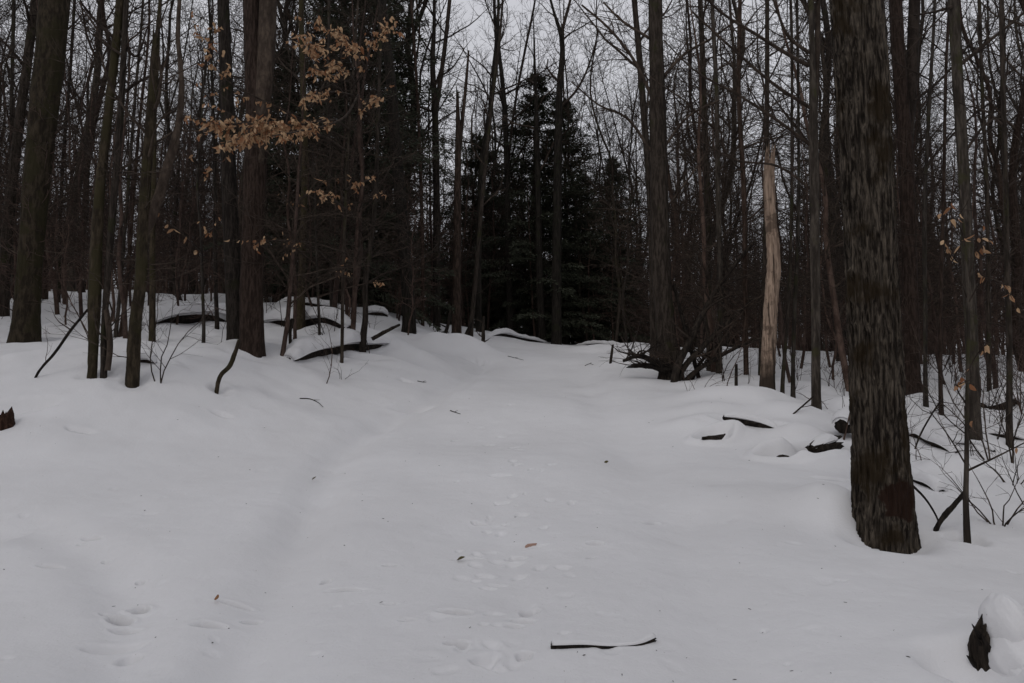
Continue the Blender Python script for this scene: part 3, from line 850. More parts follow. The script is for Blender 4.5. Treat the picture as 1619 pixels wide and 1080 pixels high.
def hemlock_kind(seed, H, Rad, sprigs=15000, low=.05, sharp=.60):
    g = np.random.RandomState(seed)
    n = 12
    z = np.linspace(-.3, H, n)
    P = np.c_[np.cumsum(g.normal(size=n) * .04), np.cumsum(g.normal(size=n) * .04), z]
    P[:, :2] -= P[0, :2]
    Rr = .016 * H * (1 - np.clip(z / H, 0, 1)) + .008
    tk = Tubes(); tk.add(*resample(P, Rr, 24)[:2], 9)
    T = Tubes()
    SP, SD = [], []
    nb = int(24 * H)
    for j in range(nb):
        t = low + (1 - low) * ((j + g.rand()) / nb)
        L = Rad * (1 - t) ** sharp * g.uniform(.3, 1.2) + .12
        az = g.rand() * 6.283
        el = R(g.uniform(-8, 22) + 30 * t)
        p = np.array([np.interp(t * H, z, P[:, 0]), np.interp(t * H, z, P[:, 1]), t * H])
        d_ = np.array([math.cos(az) * math.cos(el), math.sin(az) * math.cos(el), math.sin(el)])
        m = 6
        B = [p]
        for k in range(m - 1):
            d_ = unit(d_ + np.array([0, 0, -.10]) + g.normal(size=3) * .06); B.append(B[-1] + d_ * L / (m - 1))
        B = np.array(B)
        T.add(B, .012 * (1 - np.linspace(0, 1, m)) + .004, 3)
        cnt = int(sprigs / nb * (.45 + 1.2 * (1 - t)))
        f = g.uniform(.12, 1.0, cnt) ** .75
        q = np.stack([np.interp(f * (m - 1), np.arange(m), B[:, c]) for c in range(3)], 1)
        side = unit(np.cross(d_, [0, 0, 1]))
        wdt = L * .30 * (1.15 - f) + .06
        s_ = g.uniform(-1, 1, cnt)
        q = q + side[None] * (s_ * wdt)[:, None] + np.c_[np.zeros(cnt), np.zeros(cnt), -np.abs(s_) * wdt * .25 + g.normal(size=cnt) * .035]
        dd = d_[None] * .8 + side[None] * (np.sign(s_) * .8)[:, None] + g.normal(size=(cnt, 3)) * .35 + np.array([0, 0, -.15])
        SP.append(q); SD.append(dd / np.linalg.norm(dd, axis=1, keepdims=True))
    SP = np.concatenate(SP); SD = np.concatenate(SD)
    k = len(SP)
    ln = g.uniform(.07, .16, k)[:, None]; wd = g.uniform(.014, .028, k)[:, None]
    sv = np.cross(SD, g.normal(size=(k, 3)) * .5 + np.array([0, 0, 1])); sv /= np.linalg.norm(sv, axis=1, keepdims=True) + 1e-9
    Vn = np.stack([SP, SP + SD * ln * .45 + sv * wd, SP + SD * ln, SP + SD * ln * .45 - sv * wd], 1).reshape(-1, 3)
    Qn = np.arange(k * 4).reshape(k, 4)
    return tk.arrays(), T.arrays(), (Vn, Qn)


TALL = [tall_kind(100 + i, H, r, fk) for i, (H, r, fk) in enumerate([(17, .09, False), (19, .11, True), (15, .06, False), (18, .10, False), (14, .05, True), (20, .13, True), (16, .07, False), (13, .042, False)])]
BUSH = [bushy_kind(200 + i, H, r) for i, (H, r) in enumerate([(6.5, .035), (5.0, .026), (7.5, .045), (4.2, .022), (8.5, .055)])]
HEML = [hemlock_kind(300 + i, H, rd, n) for i, (H, rd, n) in enumerate([(10.0, 3.3, 52000), (12.5, 3.0, 50000), (7.5, 2.7, 32000)])]
TALL_M = [(mk_mesh('trunk', *a, None, M[m]), mk_mesh('crown', *b, None, M['twig'])) for (a, b), m in zip(TALL, ['bark', 'bark_grey', 'bark', 'bark_red', 'bark', 'bark_grey', 'bark_red', 'bark'])]
BUSH_M = [(mk_mesh('trunk', *a, None, M['twig_red']), mk_mesh('crown', *b, None, M['twig_red' if i % 2 else 'twig'])) for i, (a, b) in enumerate(BUSH)]
HEML_M = [(mk_mesh('trunk', *a, None, M['bark']), mk_mesh('crown', *b, None, M['twig']), mk_mesh('foliage', *c, None, M['needle'], False)) for a, b, c in HEML]

PLACED = []


def stand(kind, me, x, y, rz, s, lean=0, label=None):
    zz = gz(x, y)
    o = thing({'tall': 'bare_tree', 'bush': 'understory_tree', 'hemlock': 'hemlock_tree'}[kind], label, {'tall': 'tree', 'bush': 'small tree', 'hemlock': 'conifer'}[kind], (x, y, zz - .05),
              {'tall': 'bare trees of the wood behind', 'bush': 'twiggy understory trees', 'hemlock': 'dark hemlocks'}[kind])
    o.rotation_euler = (lean * math.cos(rz), lean * math.sin(rz), rz)
    o.scale = (s, s, s)
    link('trunk', me[0], o)
    cr = link('crown', me[1], o)
    if len(me) > 2:
        link('foliage', me[2], cr)
    if not label:
        PLACED.append((kind, o, to_px((x, y, zz))[0]))
    return o


# hemlocks, each where it stands: px of stem, metres ahead, kind, scale
for px, D, k, s, lab in [
    (849, 28, 0, 1.02, 'tall pointed dark hemlock standing where the trail disappears, left half of the twin'),
    (893, 29, 0, .97, 'dark hemlock with a ragged top behind the tall forking tree, right half of the twin'),
    (548, 21, 1, 1.12, 'big dense hemlock behind the orange beech leaves'),
    (500, 23.5, 1, .80, 'dark hemlock tucked behind the big dense hemlock towards the seamed trunk'),
    (598, 24, 1, .95, 'dark hemlock behind the long slanting trunk'),
    (742, 30, 2, 1.08, 'small hemlock behind the peeling trunk'),
    (958, 33, 2, 1.15, 'low hemlock sloping down beside the twin hemlock'),
    (800, 36, 2, 1.2, 'low hemlock seen through the gap beside the twin hemlock'),
    (925, 31, 2, .95, 'young hemlock filling the shade under the twin hemlock'),
    (455, 22, 2, 1.0, 'young hemlock between the seamed trunk and the mossy slim tree'),
]:
    x = (px - 809.5) / F * D
    o = stand('hemlock', HEML_M[k], x, D, random.Random(px).uniform(0, 6), s, 0, lab)

g = np.random.RandomState(77)
N_TALL, N_BUSH = 150, 230
tries = 0
pts = []
while len(pts) < N_TALL and tries < 5000:
    tries += 1
    D = 16.5 + 26 * g.rand() ** .75
    px = g.uniform(-170, 1790)
    x = (px - 809.5) / F * D
    if abs(x - .5) < 2.6 and D < 27: continue
    mid = 630 < px < 1015
    if mid and D < 24: continue
    if min(abs(px - q) for q, _ in LAND) < 13: continue
    if any((x - a) ** 2 + (D - b) ** 2 < 1.0 for a, b in pts): continue
    pts.append((x, D))
    stand('tall', TALL_M[(2, 4, 7, 6)[g.randint(4)] if mid or g.rand() < .4 else g.randint(len(TALL_M))], x, D, g.uniform(0, 6.28), g.uniform(.8, 1.12), R(g.normal() * (9 if g.rand() < .14 else 3.2)))
nb_, tries = 0, 0
while nb_ < N_BUSH and tries < 5000:
    tries += 1
    D = 12.5 + 22 * g.rand() ** .9
    px = g.uniform(-170, 1790)
    x = (px - 809.5) / F * D
    if abs(x - .5) < 3.0 and D < 26: continue
    if any((x - a) ** 2 + (D - b) ** 2 < .7 for a, b in pts): continue
    pts.append((x, D)); nb_ += 1
    stand('bush', BUSH_M[g.randint(len(BUSH_M))], x, D, g.uniform(0, 6.28), g.uniform(.7, 1.15), R(g.normal() * 3))
# tell them apart by counting from one landmark to the next
for kind, word in (('tall', 'bare background tree'), ('bush', 'twiggy understory tree')):
    L = sorted([(p, o) for k, o, p in PLACED if k == kind], key=lambda q: q[0])
    prev, cnt = None, 0
    for p, o in L:
        i = max([j for j, (q, _) in enumerate(LANDMARKS) if q <= p] or [-1])
        if i != prev:
            prev, cnt = i, 0
        if i == -1:
            lab = f'{ORD[min(cnt, 29)]} {word}, outside the mossy trunk'
        elif i >= len(LANDMARKS) - 1:
            lab = f'{ORD[min(cnt, 29)]} {word}, outward past the frame edge'
        else:
            lab = f'{ORD[min(cnt, 29)]} {word}, from {LANDMARKS[i][1]} towards {LANDMARKS[i + 1][1]}'
        o['label'] = lab
        cnt += 1

# ------------------------------------------------------------------ the far wood, one mass
far = np.random.RandomState(99)
lowT = [tall_kind(400 + i, H, r, i % 2 == 0, limbs=20, lo=6, dens=(0, 2.0, 2.6, 0), rmin=.010) for i, (H, r) in enumerate([(17, .11), (19, .14), (14, .07), (20, .16)])]
lowB = [bushy_kind(500 + i, H, r, limbs=26, dens=(0, 3.2, 3.2, 0), rmin=.007) for i, (H, r) in enumerate([(6, .035), (8, .05), (5, .03)])]
Vs, Qs, off = [], [], 0


def mass_add(arr, x, y, z, rz, s):
    global off
    for a, q in arr:
        c, sn = math.cos(rz), math.sin(rz)
        Vv = a * s
        Vv = np.c_[Vv[:, 0] * c - Vv[:, 1] * sn + x, Vv[:, 0] * sn + Vv[:, 1] * c + y, Vv[:, 2] + z]
        Vs.append(Vv.astype(np.float32)); Qs.append((q + off).astype(np.int32)); off += len(a)


for k in range(330):
    D = 42 + 55 * far.rand(); px = far.uniform(-250, 1870)
    x = (px - 809.5) / F * D
    mass_add(lowT[far.randint(4)], x, D, gz(x, D) - .1, far.uniform(0, 6.28), far.uniform(.75, 1.05))
tag(link('far_woods', mk_mesh('far_woods', np.concatenate(Vs), np.concatenate(Qs), None, M['twig'])), 'far bare wood behind all the trees, reading as one grey brown mass', 'wood', kind='stuff')
Vs, Qs, off = [], [], 0
for k in range(150):                     # the same wood goes on beside and behind the one who looks
    a_ = R(far.uniform(42, 318)); d_ = 5.5 + 30 * far.rand() ** .7
    x, y = math.sin(a_) * d_, math.cos(a_) * d_
    if abs(x) < 2.4: continue
    mass_add(lowT[far.randint(4)], x, y, gz(x, y) - .1, far.uniform(0, 6.28), far.uniform(.75, 1.05))
tag(link('surrounding_woods', mk_mesh('surrounding_woods', np.concatenate(Vs), np.concatenate(Qs), None, M['twig'])), 'bare wood going on beside and behind the trail', 'wood', kind='stuff')
Vs, Qs, off = [], [], 0
for k in range(800):
    D = 28 + 40 * far.rand(); px = far.uniform(-250, 1870)
    x = (px - 809.5) / F * D
    mass_add(lowB[far.randint(3)], x, D, gz(x, D) - .1, far.uniform(0, 6.28), far.uniform(.8, 1.4))
tag(link('far_thicket', mk_mesh('far_thicket', np.concatenate(Vs), np.concatenate(Qs), None, M['twig_red'])), 'reddish brown thicket of far saplings behind the trail', 'thicket', kind='stuff')
Vs, Qs, off = [], [], 0
for k in range(34):
    D = 50 + 40 * far.rand(); px = far.uniform(-250, 1870)
    x = (px - 809.5) / F * D
    a = HEML[far.randint(3)]
    mass_add([a[2], a[0]], x, D, gz(x, D) - .1, far.uniform(0, 6.28), far.uniform(.55, .95))
tag(link('far_evergreens', mk_mesh('far_evergreens', np.concatenate(Vs), np.concatenate(Qs), None, M['needle'], False)), 'dark far evergreens closing the view between the trunks', 'wood', kind='stuff')


# ------------------------------------------------------------------ beech saplings that keep their leaves
def leaf_mesh(pts, dirs, g, size, crumple=.6):
    """pointed leaves, folded on the midrib and curled"""
    k = len(pts)
    D_ = dirs / np.linalg.norm(dirs, axis=1, keepdims=True)
    S_ = np.cross(D_, g.normal(size=(k, 3))); S_ /= np.linalg.norm(S_, axis=1, keepdims=True) + 1e-9
    N_ = np.cross(D_, S_)
    ln = size * g.uniform(.65, 1.15, k)[:, None]; wd = ln * g.uniform(.20, .32, k)[:, None]
    fold = g.uniform(.1, 1.5, k)[:, None]; curl = g.normal(size=(k, 1)) * crumple
    rows = []
    prof = [(0, .06), (.22, .75), (.5, 1.0), (.78, .62), (1.0, .03)]
    for t, wv in prof:
        c = pts + D_ * ln * t + N_ * ln * curl * t * t
        rows += [c + S_ * wd * wv + N_ * wd * wv * fold, c, c - S_ * wd * wv + N_ * wd * wv * fold]
    V = np.stack(rows, 1).reshape(-1, 3)
    q = []
    for r_ in range(4):
        b = r_ * 3
        q += [[b, b + 1, b + 4, b + 3], [b + 1, b + 2, b + 5, b + 4]]
    Q = (np.array(q)[None] + (np.arange(k) * 15)[:, None, None]).reshape(-1, 4)
    return V, Q


def leafy(name, label, trunk, D, branches, seed, size, extra=(), mat='bark_grey', top=None, mult=1.6):
    """branches: (nodes px py wpx, depth at the tip, leaves, reach px)"""
    g = np.random.RandomState(seed)
    P, Rr = stem_world(trunk, D)
    foot = gz(P[0][0], P[0][1])
    root = thing(name, label, 'small tree', (P[0][0], P[0][1], foot), 'young beeches holding dry leaves')
    o_ = np.array(root.location)
    P = [P[0] - np.array([0, 0, max(.15, P[0][2] - foot + .15)])] + P; Rr = [Rr[0]] + Rr
    if top:
        P.append(np.array([P[-1][0] + .1, P[-1][1], foot + top])); Rr.append(.006)
    V, Q, tr, _ = bark_trunk(np.array(P) - o_, Rr, 90, 16, .0012, 40, seed, .008)
    link('trunk', mk_mesh('trunk', V, Q, tr, M[mat]), root)
    T = Tubes(); LP, LD = [], []
    for nodes, Dt, nl, sc_ in branches:
        n = len(nodes); B, Bw = [], []
        for i, (px, py, wd) in enumerate(nodes):
            d_ = D + (Dt - D) * min(1, i / (n - 1))
            p = at(px, py, d_); B.append(p); Bw.append(.5 * wd * d_ / F)
        a, c, _ = resample(np.array(B) - o_, Bw, 16)
        T.add(a, c, 5)
        tips = []
        for j in range(max(3, int(nl * .7))):
            t = g.uniform(.35, 1.0); i = min(int(t * 15), 14)
            dv = unit(a[i + 1] - a[i]); ax = g.normal(size=3); ax[2] *= .45
            L = g.uniform(.15, .62) * sc_
            e = [a[i]]
            for q in range(4):
                dv = unit(dv + .5 * unit(ax) * (q == 0) + g.normal(size=3) * .18); e.append(e[-1] + dv * L / 4)
            T.add(np.array(e), np.array([.004, .0035, .003, .0025, .002]), 3)
            tips.append(np.array(e))
        for j in range(int(nl * mult)):
            e = tips[g.randint(len(tips))]
            f = g.uniform(.3, 4.0); i = min(int(f), 3)
            LP.append(e[i] + (e[i + 1] - e[i]) * (f - i)); LD.append(np.array([g.normal() * .4, g.normal() * .4, -.9]) + .4 * unit(e[i + 1] - e[i]))
    for (px, py, d_) in extra:
        LP.append(at(px, py, d_) - o_); LD.append(np.array([g.normal() * .5, g.normal() * .5, -.8]))
    V, Q = T.arrays()
    cr = link('crown', mk_mesh('crown', V, Q, None, M['twig']), root)
    V, Q = leaf_mesh(np.array(LP), np.array(LD), g, size)
    link('leaves', mk_mesh('leaves', V, Q, None, M['leaf']), cr)
    return root


leafy('beech_sapling', 'young beech hung with masses of orange dry leaves before the big dense hemlock',
      [(541, 540, 6), (542, 450, 6), (546, 330, 5), (552, 200, 5), (560, 90, 4), (566, 0, 4)], 13.6,
      [([(551, 205, 5), (530, 190, 4), (490, 195, 4), (440, 200, 3), (390, 195, 3), (330, 200, 2)], 9.0, 150, 1.0),
       ([(549, 240, 5), (510, 215, 4), (450, 205, 3), (400, 215, 3), (360, 225, 2)], 9.0, 110, .8),
       ([(553, 180, 5), (560, 130, 4), (530, 100, 3), (500, 80, 3), (480, 60, 2)], 9.5, 50, 1.0), ([(556, 140, 4), (575, 110, 3), (560, 75, 2), (545, 60, 2)], 9.8, 30, .9), ([(552, 160, 3), (520, 120, 3), (490, 105, 2)], 9.6, 24, .8),
       ([(556, 130, 4), (575, 90, 3), (600, 60, 2), (612, 45, 2)], 10.0, 24, .8),
       ([(551, 210, 4), (575, 170, 3), (605, 150, 2)], 10.5, 20, .7),
       ([(556, 150, 4), (530, 145, 3), (500, 150, 2), (475, 155, 2)], 9.5, 26, .8),
       ([(558, 110, 4), (540, 70, 3), (520, 50, 2), (495, 30, 2)], 10.0, 22, 1.0),
       ([(566, 150, 4), (545, 185, 4), (510, 200, 3), (470, 208, 3), (430, 215, 2)], 9.2, 30, .9), ([(546, 330, 4), (520, 310, 3), (495, 300, 2)], 11.0, 14, .9),
       ([(547, 300, 4), (570, 290, 3), (595, 280, 2)], 11.0, 8, .9),
       ([(545, 400, 3), (500, 385, 2), (440, 380, 2), (400, 385, 1.5)], 11.0, 8, 1.5),
       ([(550, 220, 4), (450, 175, 3), (350, 120, 2), (335, 40, 2)], 9.0, 26, 1.3)], 601, .074, mat='bark', top=12, mult=3.9)
leafy('beech_sapling', 'thin young beech with few pale leaves past the thick fissured trunk',
      [(1529, 846, 10), (1527, 790, 9), (1528, 740, 8), (1529, 640, 7), (1531, 520, 6), (1529, 430, 5), (1524, 360, 4), (1518, 300, 3)], 6.0,
      [([(1528, 470, 3), (1515, 430, 2), (1500, 400, 2)], 5.8, 4, .6), ([(1530, 480, 3), (1560, 440, 2), (1590, 450, 2)], 5.8, 7, .5), ([(1526, 390, 3), (1518, 360, 2), (1504, 345, 1.5)], 5.9, 4, .5),
       ([(1530, 440, 3), (1545, 400, 2), (1552, 380, 1.5)], 5.9, 6, .4), ([(1529, 590, 3), (1545, 560, 2), (1562, 540, 1.5)], 5.8, 3, .5), ([(1528, 640, 3), (1515, 610, 2), (1535, 600, 1.5)], 5.9, 4, .4),
       ([(1528, 745, 4), (1570, 725, 3), (1610, 705, 2), (1640, 690, 2)], 5.6, 2, .6), ([(1527, 735, 3), (1500, 690, 2), (1470, 650, 1.5)], 5.8, 1, .6)], 602, .068)
leafy('beech_sapling', 'slight young beech with scattered dry leaves between the kinked tree and the seamed trunk',
      [(322, 533, 6), (320, 450, 5), (318, 380, 4), (312, 300, 4), (318, 200, 3), (325, 90, 2)], 12.8,
      [([(319, 400, 3), (300, 380, 2), (270, 355, 1.5)], 11.5, 6, .8), ([(318, 380, 3), (330, 360, 2), (345, 350, 1.5)], 11.5, 6, .8), ([(316, 290, 3), (335, 270, 2)], 11.8, 5, .7),
       ([(321, 110, 3), (335, 60, 2), (342, 35, 1.5)], 12, 6, .8), ([(314, 260, 3), (285, 230, 2)], 12, 3, .8)], 603, .10)

leafy('beech_sapling', 'twiggy young beech with tiny scattered leaves low before the big dense hemlock',
      [(505, 536, 5), (503, 470, 5), (500, 400, 4), (498, 320, 4), (494, 230, 3)], 14.0,
      [([(501, 420, 3), (470, 395, 2), (440, 385, 1.5)], 13.2, 7, 1.0), ([(501, 440, 3), (540, 425, 2), (585, 420, 1.5)], 13.2, 8, 1.2), ([(499, 360, 3), (530, 335, 2), (570, 320, 1.5), (610, 300, 1)], 13.4, 10, 1.2),
       ([(499, 345, 3), (475, 325, 2), (455, 318, 1.5)], 13.2, 8, .9), ([(502, 470, 3), (550, 455, 2), (620, 440, 1.5)], 13.5, 6, 1.3), ([(497, 300, 3), (520, 285, 2), (550, 280, 1.5)], 13.2, 7, .9)], 604, .075)

# ------------------------------------------------------------------ logs, stumps and what lies on the snow
def snow_cap(P, Rr, seed, over=1.25, thick=.7, a0=-76, a1=76, rows=60, cols=20):
    """snow lying along the top of a log: rounded, lumpy, overhanging a little"""
    Pc, rc, u = resample(P, Rr, rows)
    T = np.gradient(Pc, axis=0); T /= np.linalg.norm(T, axis=1, keepdims=True)
    S = np.cross(T, [0, 0, 1.]); S /= np.linalg.norm(S, axis=1, keepdims=True); N = np.cross(S, T)
    a = np.radians(np.linspace(a0, a1, cols))
    A, UU = np.meshgrid(a, u)
    end = np.sqrt(np.clip(np.minimum(UU, u[-1] - UU) / (rc[:, None] * 1.0), 0.02, 1))
    nz = fbm(UU * 2.3 + seed, A * .8, seed, 4)
    th = rc[:, None] * thick * (np.cos(A * .86).clip(0)) ** .6 * (1 + .45 * nz) * end
    rad = rc[:, None] * (over - .2) + th
    off_ = rc[:, None] * .05
    V = Pc[:, None] + (rad * np.sin(A))[:, :, None] * S[:, None] * (over * .88) + (rad * np.cos(A) * .98 + off_)[:, :, None] * N[:, None]
    # closing sheet under the cap
    W = Pc[:, None] + (rc[:, None] * .8 * np.sin(A))[:, :, None] * S[:, None] + (rc[:, None] * .8 * np.cos(A))[:, :, None] * N[:, None]
    n, m = A.shape
    i0 = np.arange(n * m).reshape(n, m); i1 = i0 + n * m
    Q = [np.stack([i0[:-1, :-1], i0[:-1, 1:], i0[1:, 1:], i0[1:, :-1]], -1).reshape(-1, 4), np.stack([i1[:-1, :-1], i1[1:, :-1], i1[1:, 1:], i1[:-1, 1:]], -1).reshape(-1, 4)]
    for e in (0, -1):
        Q.append(np.stack([i0[:-1, e], i0[1:, e], i1[1:, e], i1[:-1, e]], -1)); Q.append(np.stack([i0[e, :-1], i0[e, 1:], i1[e, 1:], i1[e, :-1]], -1))
    return np.concatenate([V.reshape(-1, 3), W.reshape(-1, 3)]), np.concatenate(Q)


def log(label, nodes, seed, name='fallen_log', cat='log', mat='dead', cap=dict(), relief=(.012, 22), jag=.02, group='logs lying in the snow', limbs=0, rows=90, sides=28, lay=None, proud=.72):
    """nodes: px, py of the log's axis, metres ahead, width px"""
    g = np.random.RandomState(seed)
    P = [at(px, py, d_) for px, py, d_, wd in nodes]; Rr = [.5 * wd * d_ / F for px, py, d_, wd in nodes]
    if lay is None:
        lay = cap is not None
    if lay:                                   # bed the log in the snow: proud in the middle, both ends drifted over
        hs = [hit(px, py + wd * .35) for px, py, d_, wd in nodes]
        xs_ = np.array([h[0] for h in hs]); ys_ = np.array([np.clip(h[1], d_ - 1.5, d_ + 1.5) for h, (_, _, d_, _) in zip(hs, nodes)])
        if len(nodes) > 2:
            ys_ = np.polyval(np.polyfit(np.arange(len(ys_)), ys_, 1), np.arange(len(ys_)))
        P = [np.array([(px - 809.5) / F * y_ / 1.0, y_, 0]) for (px, py, d_, wd), y_ in zip(nodes, ys_)]
        for q, (px, py, d_, wd) in zip(P, nodes):
            q[0] = at(px, py, q[1])[0]
        a_, r_, u_ = resample(np.array(P), Rr, 9)
        tt = np.linspace(-1, 1, 9)
        zz_ = ground(a_[:, 0], a_[:, 1], False)
        zz_ = np.convolve(np.pad(zz_, 1, mode='edge'), [.25, .5, .25], 'valid')
        r_ = r_ * (1 + .12 * vn(tt * 2.1 + seed, tt * 0 + seed, 4))
        drop = min(1.0, u_[-1] / float(np.mean(r_)) / 18.0)
        a_[:, 2] = zz_ + r_ * (proud * (.4 + .6 * drop) - (proud + 1.15) * drop * np.abs(tt + .18 * math.sin(seed)) ** 3.2 + .25 * vn(tt * 1.7 + seed, tt * 0, 2))
        P = list(a_); Rr = list(r_)
    mid = P[len(P) // 2]
    root = thing(name, label, cat, (mid[0], mid[1], gz(mid[0], mid[1])), group)
    P = np.array(P) - np.array(root.location)
    V, Q, tr, (Pc, rc, u) = bark_trunk(P, Rr, rows, sides, relief[0], relief[1], seed, 0, jag=jag, jag0=jag)
    bk = link('bark', mk_mesh('bark', V, Q, tr, M[mat]), root)
    if cap is not None:
        V, Q = snow_cap(P, Rr, seed, **cap)
        link('snow_cap', mk_mesh('snow_cap', V, Q, None, M['snow']), root)
    if limbs:
        T = Tubes()
        for j in range(limbs):
            i = g.randint(4, rows - 4); az = g.rand() * 6.28
            grow(T, g, Pc[i], np.array([math.cos(az), math.sin(az) * .4, g.uniform(.1, .9)]), g.uniform(.3, .9), .010, 2, 3, up=0)
        V, Q = T.arrays()
        link('branch_stubs', mk_mesh('branch_stubs', V, Q, None, M['twig']), root)
    return root


log('long dark log under a thick snow cap on the bank past the kinked tree', [(228, 514, 16.6, 20), (275, 504, 16.4, 23), (310, 502, 16.2, 25), (356, 499, 16.0, 25)], 701, cap=dict(thick=1.1), limbs=3)
log('snow capped log running on from the seamed trunk to the mossy slim tree', [(412, 500, 16.8, 22), (455, 503, 17.0, 21), (500, 508, 17.2, 19), (552, 524, 17.4, 17)], 702, cap=dict(thick=.9), limbs=3)
log('upper thin log with a strip of snow behind the snow capped log', [(440, 482, 19.2, 9), (480, 479, 19.4, 9), (520, 488, 19.5, 8), (556, 495, 19.6, 7)], 703, cap=dict(thick=1.2), limbs=2)
log('half buried dark log curving out of the snow bank in the middle distance', [(455, 565, 13.9, 20), (500, 552, 13.9, 22), (540, 547, 14.0, 23), (575, 543, 14.2, 21), (612, 536, 14.4, 17)], 704, cap=dict(thick=1.0, over=1.2))
log('bare dark pole jutting up from the end of the half buried log', [(588, 536, 14.3, 8), (606, 526, 14.3, 7), (632, 513, 14.3, 5)], 705, cap=None, name='broken_branch', cat='branch', group='broken branches', sides=12)
log('short dark log end showing in a snow hollow behind the kinked tree', [(220, 570, 10.9, 9), (235, 570, 10.9, 11), (246, 571, 10.9, 8)], 706, cap=dict(thick=1.4))
log('low snowy log far up on the white bank beside the massive mossy trunk', [(236, 474, 21, 5), (262, 473, 21, 6), (284, 478, 21, 5)], 707, cap=dict(thick=1.3))
log('dark tipped stump and log with snow on top near the crest of the bank', [(575, 493, 19, 12), (598, 494, 19, 11), (612, 499, 19, 7)], 708, cap=dict(thick=1.2))
log('dark slab of log in a snow hollow in front of the pale snag', [(1144, 660, 9.9, 9), (1170, 664, 9.9, 17), (1198, 670, 9.85, 18), (1228, 680, 9.8, 10)], 709, cap=dict(thick=.8, over=1.1), lay=False)
log('small dark log end in a round snow pit nearest the trail', [(1110, 693, 9.35, 3), (1119, 694, 9.38, 9), (1130, 694, 9.4, 11), (1141, 690, 9.5, 6), (1146, 687, 9.55, 2)], 710, cap=None, jag=.02, relief=(.02, 20))
log('small dark lump at the bottom of a snow pit between two log ends', [(1225, 726, 8.6, 2), (1231, 725, 8.6, 8), (1238, 724, 8.6, 10), (1245, 724, 8.6, 7), (1250, 725, 8.6, 2)], 711, cap=None, relief=(.02, 20))
log('jagged dark log end standing in the snow beside the thick fissured trunk', [(1284, 714, 8.75, 26), (1296, 710, 8.8, 36), (1308, 706, 8.85, 36), (1322, 700, 8.9, 26)], 712, cap=dict(thick=.35, over=1.0, a0=-40, a1=60), lay=False, jag=.09, relief=(.035, 18))
log('dark rounded log end peeping out from behind the thick fissured trunk', [(1331, 674, 9.4, 26), (1346, 670, 9.6, 34), (1366, 666, 9.8, 30)], 713, cap=dict(thick=.5), lay=False)
log('dark log with a streak of snow slanting down the hollow past the thick fissured trunk', [(1425, 680, 9.6, 15), (1458, 690, 9.3, 17), (1480, 700, 9.0, 15), (1512, 714, 8.8, 12)], 714, cap=dict(thick=.8))
log('long thin dark pole lying across the hollow behind the leafy sapling', [(1445, 680, 9.5, 5), (1500, 694, 9.2, 5), (1572, 717, 8.8, 5)], 715, cap=dict(thick=1.5, over=1.2), sides=12)
log('short dark log end under snow close behind the thick fissured trunk', [(1434, 750, 7.5, 15), (1455, 757, 7.5, 15), (1488, 774, 7.45, 13)], 716, cap=dict(thick=1.0))
log('dark root ball lump lying in the hollow by the frame edge', [(1556, 640, 11.6, 16), (1575, 636, 11.6, 32), (1592, 634, 11.6, 28), (1606, 634, 11.6, 14)], 717, cap=dict(thick=.5), jag=.12, relief=(.03, 14), name='root_ball', cat='root ball')
log('dark log lying low at the frame edge behind the bare shrub', [(1560, 683, 9.9, 6), (1590, 688, 9.8, 9), (1630, 694, 9.7, 9)], 718, cap=dict(thick=1.2))
log('reddish rotten stump at the frame edge on the open snow', [(-2, 700, 8.6, 54), (0, 684, 8.6, 50), (2, 668, 8.6, 44), (3, 655, 8.6, 34)], 719, mat='rot', cap=None, jag=.10, relief=(.025, 20), name='rotten_stump', cat='stump', group=None)
log('dark slab with snow on it lying on the crest where the trail vanishes', [(960, 548, 20, 8), (990, 551, 19.5, 8), (1010, 556, 19, 7)], 720, cap=dict(thick=.9))
log('low snow covered log on the crest beside the hemlock trunks', [(905, 541, 26, 6), (950, 546, 25, 6), (985, 548, 24.5, 5)], 721, cap=dict(thick=.9))
log('snow covered hump of log across the trail where it vanishes', [(765, 530, 24, 8), (800, 527, 24, 10), (835, 529, 24, 8), (865, 538, 24, 5)], 722, cap=dict(thick=.9))

# the corner stump: a torn dark shell with a heap of snow on it
cs = hit(1556, 1056)
cd = float(cs[1])
root = thing('torn_stump', 'torn black stump heaped with snow nearest the camera in the corner', 'stump', (cs[0], cs[1], gz(cs[0], cs[1])))
o_ = np.array(root.location)
P = np.array([at(1572, 1085, cd + .03), at(1562, 1050, cd + .03), at(1555, 1015, cd + .03), at(1560, 985, cd + .03)]) - o_
V, Q, tr, _ = bark_trunk(P, [.085, .080, .070, .035], 110, 80, .014, 26, 801, .0, jag=.045)
link('torn_shell', mk_mesh('torn_shell', V, Q, tr, M['dead']), root)
g = np.random.RandomState(803)
T = Tubes()
for k in range(11):                          # splinters standing off the torn edge
    px, py = g.uniform(1540, 1562), g.uniform(990, 1052)
    p = at(px + 6, py + 8, cd + g.uniform(-.04, .03)) - o_
    v = unit(np.array([g.uniform(-.9, .1), g.uniform(-.4, .3), g.uniform(.5, 1.3)])) * g.uniform(.05, .10)
    T.add(np.array([p - v * .4, p, p + v * .6, p + v]), np.array([.020, .018, .010, .002]) * g.uniform(.7, 1.3), 5)
V, Q = T.arrays()
link('splinters', mk_mesh('splinters', V, Q, None, M['dead'], False), root)
Vs, Qs, off = [], [], 0
